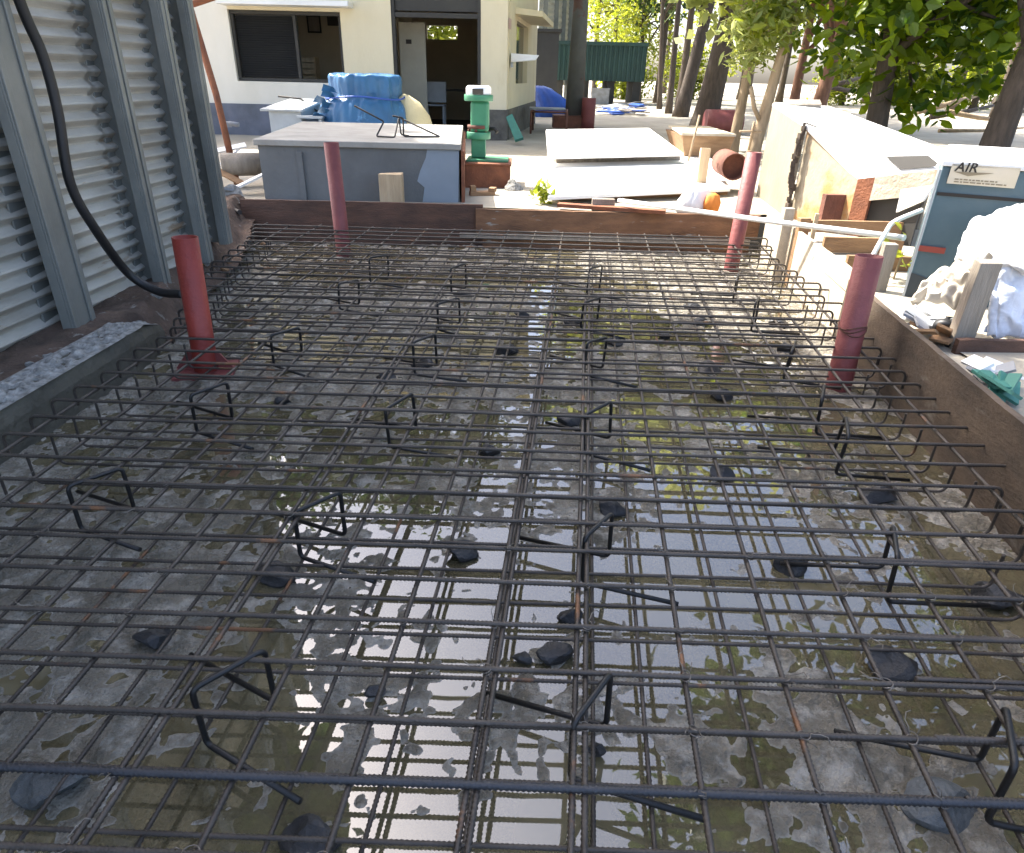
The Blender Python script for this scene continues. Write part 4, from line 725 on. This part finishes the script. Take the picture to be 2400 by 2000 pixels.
# ------------------------------------------------------------------ far yard: container, shed, second fence, litter
CY = 34; c0, c1 = gy(1296, 190, CY), gy(1510, 192, CY); ct = gy(1400, 104, CY).z; cb_ = gy(1400, 190, CY).z
cn = thing('shipping_container', 'dark green corrugated container standing on supports under the trees', 'container', ((c0.x+c1.x)/2, CY+1.2, .3)); v = []; f = []
nx = 120
for i in range(nx+1):
    x = c0.x+(c1.x-c0.x)*i/nx; yy = CY+(.05 if (i//3) % 2 else 0); v += [(x, yy, cb_), (x, yy, ct)]
f = [(2*i, 2*i+2, 2*i+3, 2*i+1) for i in range(nx)]
obj('corrugated_side', (v, [], f), 'contgreen', cn); obj('body', MB().box(((c0.x+c1.x)/2, CY+1.3, (cb_+ct)/2), (c1.x-c0.x, 2.4, ct-cb_)), 'contgreen', cn); obj('top_rail', MB().box(((c0.x+c1.x)/2, CY-.02, ct+.03), (c1.x-c0.x+.06, .12, .14)), 'contgreen', cn)
for x in np.linspace(c0.x+.3, c1.x-.3, 4): obj('support', MB().box((x, CY+1.2, (cb_+.2)/2), (.35, 2.0, cb_-.2)), 'dark', cn)
q = gy(1410, 222, CY-1); wthing('pallet_box', 'pale grey box stored under the green container', 'box', MB().box((q.x, CY-.4, .62), (.75, .5, .62)).box((q.x, CY-.4, .95), (.8, .55, .04)), 'scrap')
q = gy(1278, 140, 30); wthing('dark_shed', 'dark tall shed between the building and the green container', 'shed', MB().box((q.x, 31, 1.6), (1.0, 2, 2.6)).box((q.x, 31, 2.95), (1.2, 2.2, .1)), 'shutter')
f2 = thing('corrugated_fence', 'distant grey corrugated barricade beyond the building', 'fence', gz(1300, 240, .3)); a, b = gy(1262, 50, 36), gy(1352, 50, 40); v = []; f = []
for i in range(91):
    z = 1.0+i*.075; t = .04*(i % 3 > 0)
    v += [(a.x, a.y-t, z), (b.x, b.y-t, z)]
f = [(2*i, 2*i+1, 2*i+3, 2*i+2) for i in range(90)]
obj('corrugated_sheet', (v, [], f), 'sheet', f2)
for t in (.15, .42, .62, .8): q = a.lerp(b, t); obj('post', MB().box((q.x, q.y-.12, 4), (.25, .14, 7.6)), 'post', f2)
for k in range(12):
    u, v_ = random.uniform(1385, 1500), random.uniform(243, 268); p = gz(u, v_, .33); m = ('bluesheet', 'scrap', 'sack_blue', 'timber_grey')[k % 4]; o = MB()
    for i in range(3): o.box(p+Vector((random.uniform(-.5, .5), random.uniform(-.3, .3), random.uniform(0, .12))), (random.uniform(.5, 1.2), random.uniform(.2, .5), .03), rot=Matrix.Rotation(random.random()*6, 3, 'Z') @ Matrix.Rotation(random.uniform(-.25, .25), 3, 'X'))
    tag(obj('ground_litter', o, m), {'bluesheet': 'blue plastic scraps lying on the ground before the container', 'scrap': 'grey scraps lying on the ground before the container', 'sack_blue': 'pale flattened bags lying on the ground before the container', 'timber_grey': 'weathered board pieces lying on the ground before the container'}[m], 'litter', m.split('_')[0]+' litter before the container')
for k, (u0, v0, u1, v1, z, r) in enumerate(((1960, 198, 2030, 176, .6, .14), (2150, 262, 2325, 213, .7, .1), (2180, 275, 2340, 245, .35, .09), (2220, 262, 2370, 285, .35, .08), (1950, 205, 2010, 212, .4, .16), (2200, 307, 2400, 300, .33, .05), (2330, 235, 2400, 262, .5, .1), (2140, 250, 2200, 268, .4, .1))):
    y = (26, 15, 15.5, 14, 30, 12, 13, 17)[k]
    tag(obj('fallen_branch', MB().tube([gy(u0, v0, y), gy((u0+u1)/2, (v0+v1)/2+3, y), gy(u1, v1, y+1)], r*.5, 8, rr=[r*.6, r*.5, r*.3]), ('bark', 'bark_pale', 'bark', 'bark_pale')[k % 4]), f'fallen branch on the bright yard under the right-hand trees, {ordinal(k+1)} in the heap', 'branch', 'fallen branches under the trees')
q = gy(1715, 250, 16); wthing('rusty_drum', 'dark red drum lying behind the leaning trunks', 'drum', MB().loft([[(q.x+L*.6, 16.5+math.cos(2*math.pi*j/18)*.26+L*.1, .54+math.sin(2*math.pi*j/18)*.26) for j in range(18)] for L in (-.7, -.35, 0, .35, .7)]), 'pipe_dull')
# ------------------------------------------------------------------ plants
def leaves(centres, n, spread, size, aspect=.5, droop=.3, shape=0):
    cs_ = np.array(centres); k = rng.integers(0, len(cs_), n); p = cs_[k]+rng.normal(0, 1, (n, 3))*np.array(spread)
    d = rng.normal(0, 1, (n, 3)); d[:, 2] = d[:, 2]*.6-droop; d /= np.linalg.norm(d, axis=1)[:, None]
    w = np.cross(d, rng.normal(0, 1, (n, 3))*[.5, .5, 1]+[0, 0, .8]); w /= np.linalg.norm(w, axis=1)[:, None]; nn = np.cross(d, w)
    L = size*rng.uniform(.6, 1.3, (n, 1)); Wd = L*aspect*.5
    if shape == 0:
        P = np.stack([p, p+d*L*.45+w*Wd, p+d*L, p+d*L*.45-w*Wd], 1); F = np.arange(n*4).reshape(n, 4)
        return P.reshape(-1, 3), F
    P = np.stack([p, p+d*L*.3+w*Wd+nn*L*.04, p+d*L*.65+w*Wd*.85, p+d*L*1.05-nn*L*.08, p+d*L*.65-w*Wd*.85, p+d*L*.3-w*Wd+nn*L*.04, p+d*L*.45-nn*L*.04], 1)
    b = np.arange(n)[:, None]*7; F = [np.hstack([b+i, b+j, b+6]) for i, j in ((0, 1), (1, 2), (2, 3), (3, 4), (4, 5), (5, 0))]; return P.reshape(-1, 3), np.vstack(F)
def leafmesh(name, V, F, m):
    me = bpy.data.meshes.new(name); me.from_pydata(V.tolist(), [], F.tolist()); me.materials.append(m); return me
def crown_centres(n, R, H, z0, seed):
    r = np.random.default_rng(seed); o = []
    while len(o) < n:
        p = r.uniform(-1, 1, 3); q = np.linalg.norm(p)
        if .35 < q < 1: o.append((p[0]*R, p[1]*R, z0+(p[2]+1)*H/2))
    return o
def trunk_mb(base, top, r, branches=(), wob=.05):
    b, t = Vector(base), Vector(top); L = (t-b).length; n = 14; pts = []; rr = []
    for i in range(n+1):
        s_ = i/n; p = b.lerp(t, s_)+Vector((noise.noise((s_*3, b.x, 0)), noise.noise((s_*3, b.x, 5)), 0))*wob*L*.3*s_; pts.append(p); rr.append(r*(1.25-.25*min(1, s_*8))*(1-.6*s_) if s_ < .12 else r*(1-.6*s_))
    o = MB().tube(pts, r, 10, rr=rr)
    for q in branches:
        k = random.randint(6, n-1); a = pts[k]; q = Vector(q); o.tube([a, a.lerp(q, .4)+Vector((0, 0, .1*L*.3)), q], .1, 6, rr=[rr[k]*.6, rr[k]*.4, rr[k]*.12])
    return o
kinds = {}
def kind(k):
    if k in kinds: return kinds[k]
    R, H, z0, n, nc, sz, m, sp_ = {'dark': (2.6, 7, 3.6, 4200, 60, .3, lf_dark, .42), 'mid': (2.4, 6, 3, 3800, 55, .28, lf_lime, .4), 'lime': (2.0, 5, 1.6, 3000, 46, .26, lf_lime, .38), 'tall': (3.2, 9, 6, 6000, 70, .38, lf_dark, .5), 'bush': (1.5, 2.6, .1, 3000, 30, .25, lf_lime, .3)}[k]
    cs_ = crown_centres(nc, R, H, z0, len(kinds)+3); V, F = leaves(cs_, n, (sp_,)*3, sz)
    cr_ = leafmesh('crown_'+k, V, F, m); tb = trunk_mb((0, 0, 0), (.2, .1, z0+H*.75), .17, [c for c in cs_[:14]])
    tm = bpy.data.meshes.new('trunk_'+k); tb.b.normal_update(); tb.b.to_mesh(tm); tb.b.free(); tm.materials.append(mat['bark']); kinds[k] = (cr_, tm); return kinds[k]
def tree(k, x, y, sc, rz, lab, grp):
    c_, t_ = kind(k); o = thing('tree' if k != 'bush' else 'shrub', lab, 'tree' if k != 'bush' else 'shrub', (x, y, .28), grp); o.rotation_euler = (0, 0, rz); o.scale = (sc, sc, sc)
    for nm, me in (('crown', c_), ('trunk', t_)): p = bpy.data.objects.new(nm, me); C.objects.link(p); p.parent = o
TL = {'dark': 'dark dense leafy tree in the background grove', 'mid': 'mid green tree in the background grove', 'lime': 'bright yellow-green young tree in the background grove', 'tall': 'tall dark tree rising behind the yard', 'bush': 'low yellow-green shrub in the background'}
# (sight-line column, distance, kind, scale, extra words)
for u, y, k, sc, w in ((1440, 46, 'lime', 1.15, 'right behind the green container'), (1395, 52, 'mid', 1.1, 'above the left half of the green container'), (1500, 40, 'lime', .9, 'at the right end of the green container'), (1545, 38, 'dark', 1, 'with a thin stem right of the container'), (1600, 33, 'dark', 1.05, 'between the container and the red drum'), (1680, 42, 'mid', 1.1, 'above the red drum'),
    (1740, 50, 'lime', 1.1, 'left of the papaya-like tree'), (1835, 46, 'mid', 1.15, 'behind the papaya-like tree'), (1930, 40, 'dark', 1.0, 'left of the broad-leaved tree'), (2040, 48, 'mid', 1.2, 'directly behind the broad-leaved tree'), (2140, 38, 'dark', 1.05, 'right of the broad-leaved trunk'), (2250, 33, 'dark', 1.05, 'left of the thick leaning trunk'), (2360, 30, 'mid', 1.1, 'at the right edge'), (2460, 28, 'dark', 1.1, 'just outside the right edge'),
    (1340, 62, 'mid', 1.3, 'far behind the grey pole'), (1560, 66, 'tall', 1.1, 'far right of the container'), (1760, 70, 'tall', 1.2, 'far behind the papaya-like tree'), (1960, 64, 'tall', 1.2, 'far behind the broad-leaved tree'), (2180, 58, 'tall', 1.2, 'far behind the fallen branches'), (2380, 52, 'tall', 1.2, 'far at the right edge')):
    p = gy(u, 185, y); tree(k, p.x, y, sc, random.random()*6, f'{TL[k]}, {w}', 'background trees')
for u, y, sc, w in ((1465, 44, 1, 'right of the container foot'), (1625, 48, 1.1, 'between dark trunks'), (1985, 42, .9, 'beyond the fallen branches'), (2120, 44, 1, 'behind the fallen branches on the right'), (1030, 24, 1.1, 'seen through the rear window'), (2300, 40, 1.1, 'behind the thick leaning trunk')):
    p = gy(u, 185, y); tree('bush', p.x, y, sc, random.random()*6, f'{TL["bush"]}, {w}', 'background shrubs')
for k, (x, y, sc) in enumerate(((-7, 24, 1.0), (-3.5, 25, 1.05), (-11, 26, 1.1), (6.2, 6.4, 1.3), (7.5, 4, 1.0), (13, 13, 1.1))):
    tree('tall' if k < 3 else 'dark', x, y, sc, k*1.1, ('tall dark tree behind the building roof, ' + ('middle one', 'right one', 'left one')[k]) if k < 3 else ('green tree standing over the yard on the right, ' + ('nearest to the pit', 'beyond the compressor', 'farthest back')[k-3]), 'trees around the site')
# individual trunks in view
def lonetrunk(lab, ub, vb, ut, vt, y, wpx, m, name='tree', leaf=None):
    b = gy(ub, vb, y); b.z = .25; t = gy(ut, vt, y); d = t-b; top = t+d*.9; r = wpx/FPX*y*.9/2
    o = thing(name, lab, 'tree', b); brs = [top+Vector((random.uniform(-2.6, 2.6), random.uniform(-2, 2), random.uniform(-.2, 1.8))) for _ in range(8)]
    obj('trunk', trunk_mb(b, top, r, brs, .03), m, o)
    cs_ = [tuple(q) for q in brs]+[tuple(q+Vector((random.uniform(-.8, .8), random.uniform(-.8, .8), random.uniform(-.3, .9)))) for q in brs for _ in range(3)]
    V, F = leaves(cs_, 3600, (.45, .45, .3), .3); me = leafmesh('crown', V-np.array(b), F, leaf or lf_mid); c = bpy.data.objects.new('crown', me); C.objects.link(c); c.parent = o; return o
lonetrunk('thick tree with a bent lichen-spotted trunk left of the red drum', 1648, 296, 1715, 20, 17, 62, 'bark', leaf=lf_dark)
lonetrunk('dark slanting tree left of the bent thick trunk', 1600, 220, 1665, 0, 24, 34, 'bark', leaf=lf_dark)
lonetrunk('thin dark tree second left of the bent thick trunk', 1572, 222, 1592, 0, 26, 16, 'bark', leaf=lf_lime)
lonetrunk('thin dark upright tree nearest to the container', 1550, 215, 1553, 0, 30, 12, 'bark', leaf=lf_lime)
lonetrunk('slender pale-edged tree trunk before the red drum', 1722, 312, 1757, 150, 11.5, 28, 'bark_pale', leaf=lf_pale)
lonetrunk('reddish slim trunk far right of the papaya-like tree', 1860, 238, 1885, 120, 19, 26, 'bark_red', leaf=lf_mid)
lonetrunk('reddish thicker trunk next to the broad-leaved crown', 1915, 236, 1958, 120, 18, 38, 'bark_red', leaf=lf_mid)
lonetrunk('thick brown leaning trunk at the right edge', 2325, 348, 2420, 110, 9.5, 72, 'bark', leaf=lf_dark)
# papaya-like tree with pale drooping leaves
b = gy(1772, 300, 10.5); b.z = .25; t = gy(1880, -40, 10.5)
pt_ = thing('papaya_tree', 'slim leaning tree with pale drooping leaf clusters', 'tree', b); obj('trunk', trunk_mb(b, t, .1, [], .02), 'bark_pale', pt_); obj('side_branch', MB().tube([b.lerp(t, .25), gy(1768, 255, 10.4), gy(1760, 205, 10.3)], .03, 7), 'bark_pale', pt_)
cs_ = [tuple(gy(u, v, 10.5+random.uniform(-.3, .4))) for u, v in ((1740, 35), (1765, 70), (1795, 20), (1820, 60), (1850, 30), (1775, 120), (1745, 130), (1800, 95), (1830, 15), (1860, 60), (1790, -20), (1730, 75))]
V, F = leaves(cs_, 620, (.12, .15, .1), .17, .3, .5, 1); me = leafmesh('crown', V-np.array(b), F, lf_pale); c = bpy.data.objects.new('crown', me); C.objects.link(c); c.parent = pt_
V, F = leaves([c_ for c_ in cs_[:6]], 300, (.15, .15, .11), .17, .4, .3, 1); me = leafmesh('lower_leaves', V-np.array(b), F, lf_lime); c = bpy.data.objects.new('lower_leaves', me); C.objects.link(c); c.parent = pt_
# broad-leaved tree on the right
b = gy(2058, 300, 10.8); b.z = .25; t = gy(2085, 120, 10.8)
bt_ = thing('broadleaf_tree', 'leafy tree with broad dark green leaves behind the cream cabinet', 'tree', b)
cs_ = []
while len(cs_) < 85:
    u, v = random.uniform(1880, 2430), random.uniform(-320, 235)
    lim = np.interp(u, [1880, 1910, 1960, 2080, 2200, 2300, 2430], [70, 120, 160, 235, 235, 190, 120])
    if v < lim-10: cs_.append(tuple(gy(u, v, random.uniform(9.8, 12.2))))
obj('trunk', trunk_mb(b, t+(t-b)*1.2, .17, cs_[:22], .03), 'bark', bt_)
V, F = leaves(cs_, 4600, (.27, .3, .18), .2, .62, .45, 1); me = leafmesh('crown', V-np.array(b), F, leafmat('broad_leaves', (.02, .06, .008), (.15, .22, .018), .55)); c = bpy.data.objects.new('crown', me); C.objects.link(c); c.parent = bt_
# weeds by the white board
for (u, v, y, lab) in ((1265, 465, 6.5, 'small yellow-green weed at the left end of the white boards'), (2112, 590, 4.1, 'yellow-green leaf tuft beside the compressor foot')):
    p = gy(u, v, y); w = thing('weed', lab, 'plant', (p.x, y, .3)); cs_ = [tuple(p+Vector((random.uniform(-.07, .07), random.uniform(-.05, .05), random.uniform(-.06, .1)))) for _ in range(8)]
    V, F = leaves(cs_, 60 if y > 5 else 14, (.03, .03, .03), .08, .5, -.2, 1); me = leafmesh('leaves', V-np.array((p.x, y, .3)), F, lf_lime); c = bpy.data.objects.new('leaves', me); C.objects.link(c); c.parent = w
    obj('stem', MB().tube([(p.x, y, .28), (p.x+.01, y, p.z)], .006, 5), 'bark_pale', w)
# unseen trees added behind the barricade, crowns shaped to shade the pit
poly = [(-5.0, .8), (-2.1, .8), (-2.15, 4.9), (-2.9, 5.9), (-3.7, 6.7), (-4.4, 7.6), (-5.0, 8.6), (-5.5, 9.5), (-6.2, 11.4), (-6.8, 12.8), (-9.5, 12.9), (-7.6, 9), (-5.4, 5.5)]
def inside(x, y):
    c = False
    for (x1, y1), (x2, y2) in zip(poly, poly[1:]+poly[:1]):
        if (y1 > y) != (y2 > y) and x < (x2-x1)*(y-y1)/(y2-y1)+x1: c = not c
    return c
tk = [(-3.6, 2.6), (-4.6, 6.4), (-7, 10.6)]; cl = {i: [] for i in range(3)}
for _ in range(6500):
    x, y = random.uniform(-10.5, -1.5), random.uniform(.5, 13)
    z = random.uniform(6.5, 8.4); s_ = (z-7.5)*.78; sx, sy = x+s_*.84, y-s_*.545
    if inside(sx, sy): i = min(range(3), key=lambda k: (tk[k][0]-x)**2+(tk[k][1]-y)**2); cl[i].append((x, y, z))
for i, nm in enumerate(('nearest', 'middle one', 'farthest')):
    o = thing('added_shade_tree', f'unseen tree added for shade behind the corrugated barricade, {nm} of them', 'tree', (*tk[i], .28), 'unseen trees added for shade behind the barricade')
    obj('trunk', trunk_mb((*tk[i], .28), (tk[i][0]+.3, tk[i][1], 7.6), .2, random.sample(cl[i], 16), .03), 'bark', o)
    V, F = leaves(cl[i], len(cl[i])*4, (.14, .14, .16), .42, .7, .2); me = leafmesh('crown', V-np.array((*tk[i], .28)), F, lf_dark); c = bpy.data.objects.new('crown', me); C.objects.link(c); c.parent = o
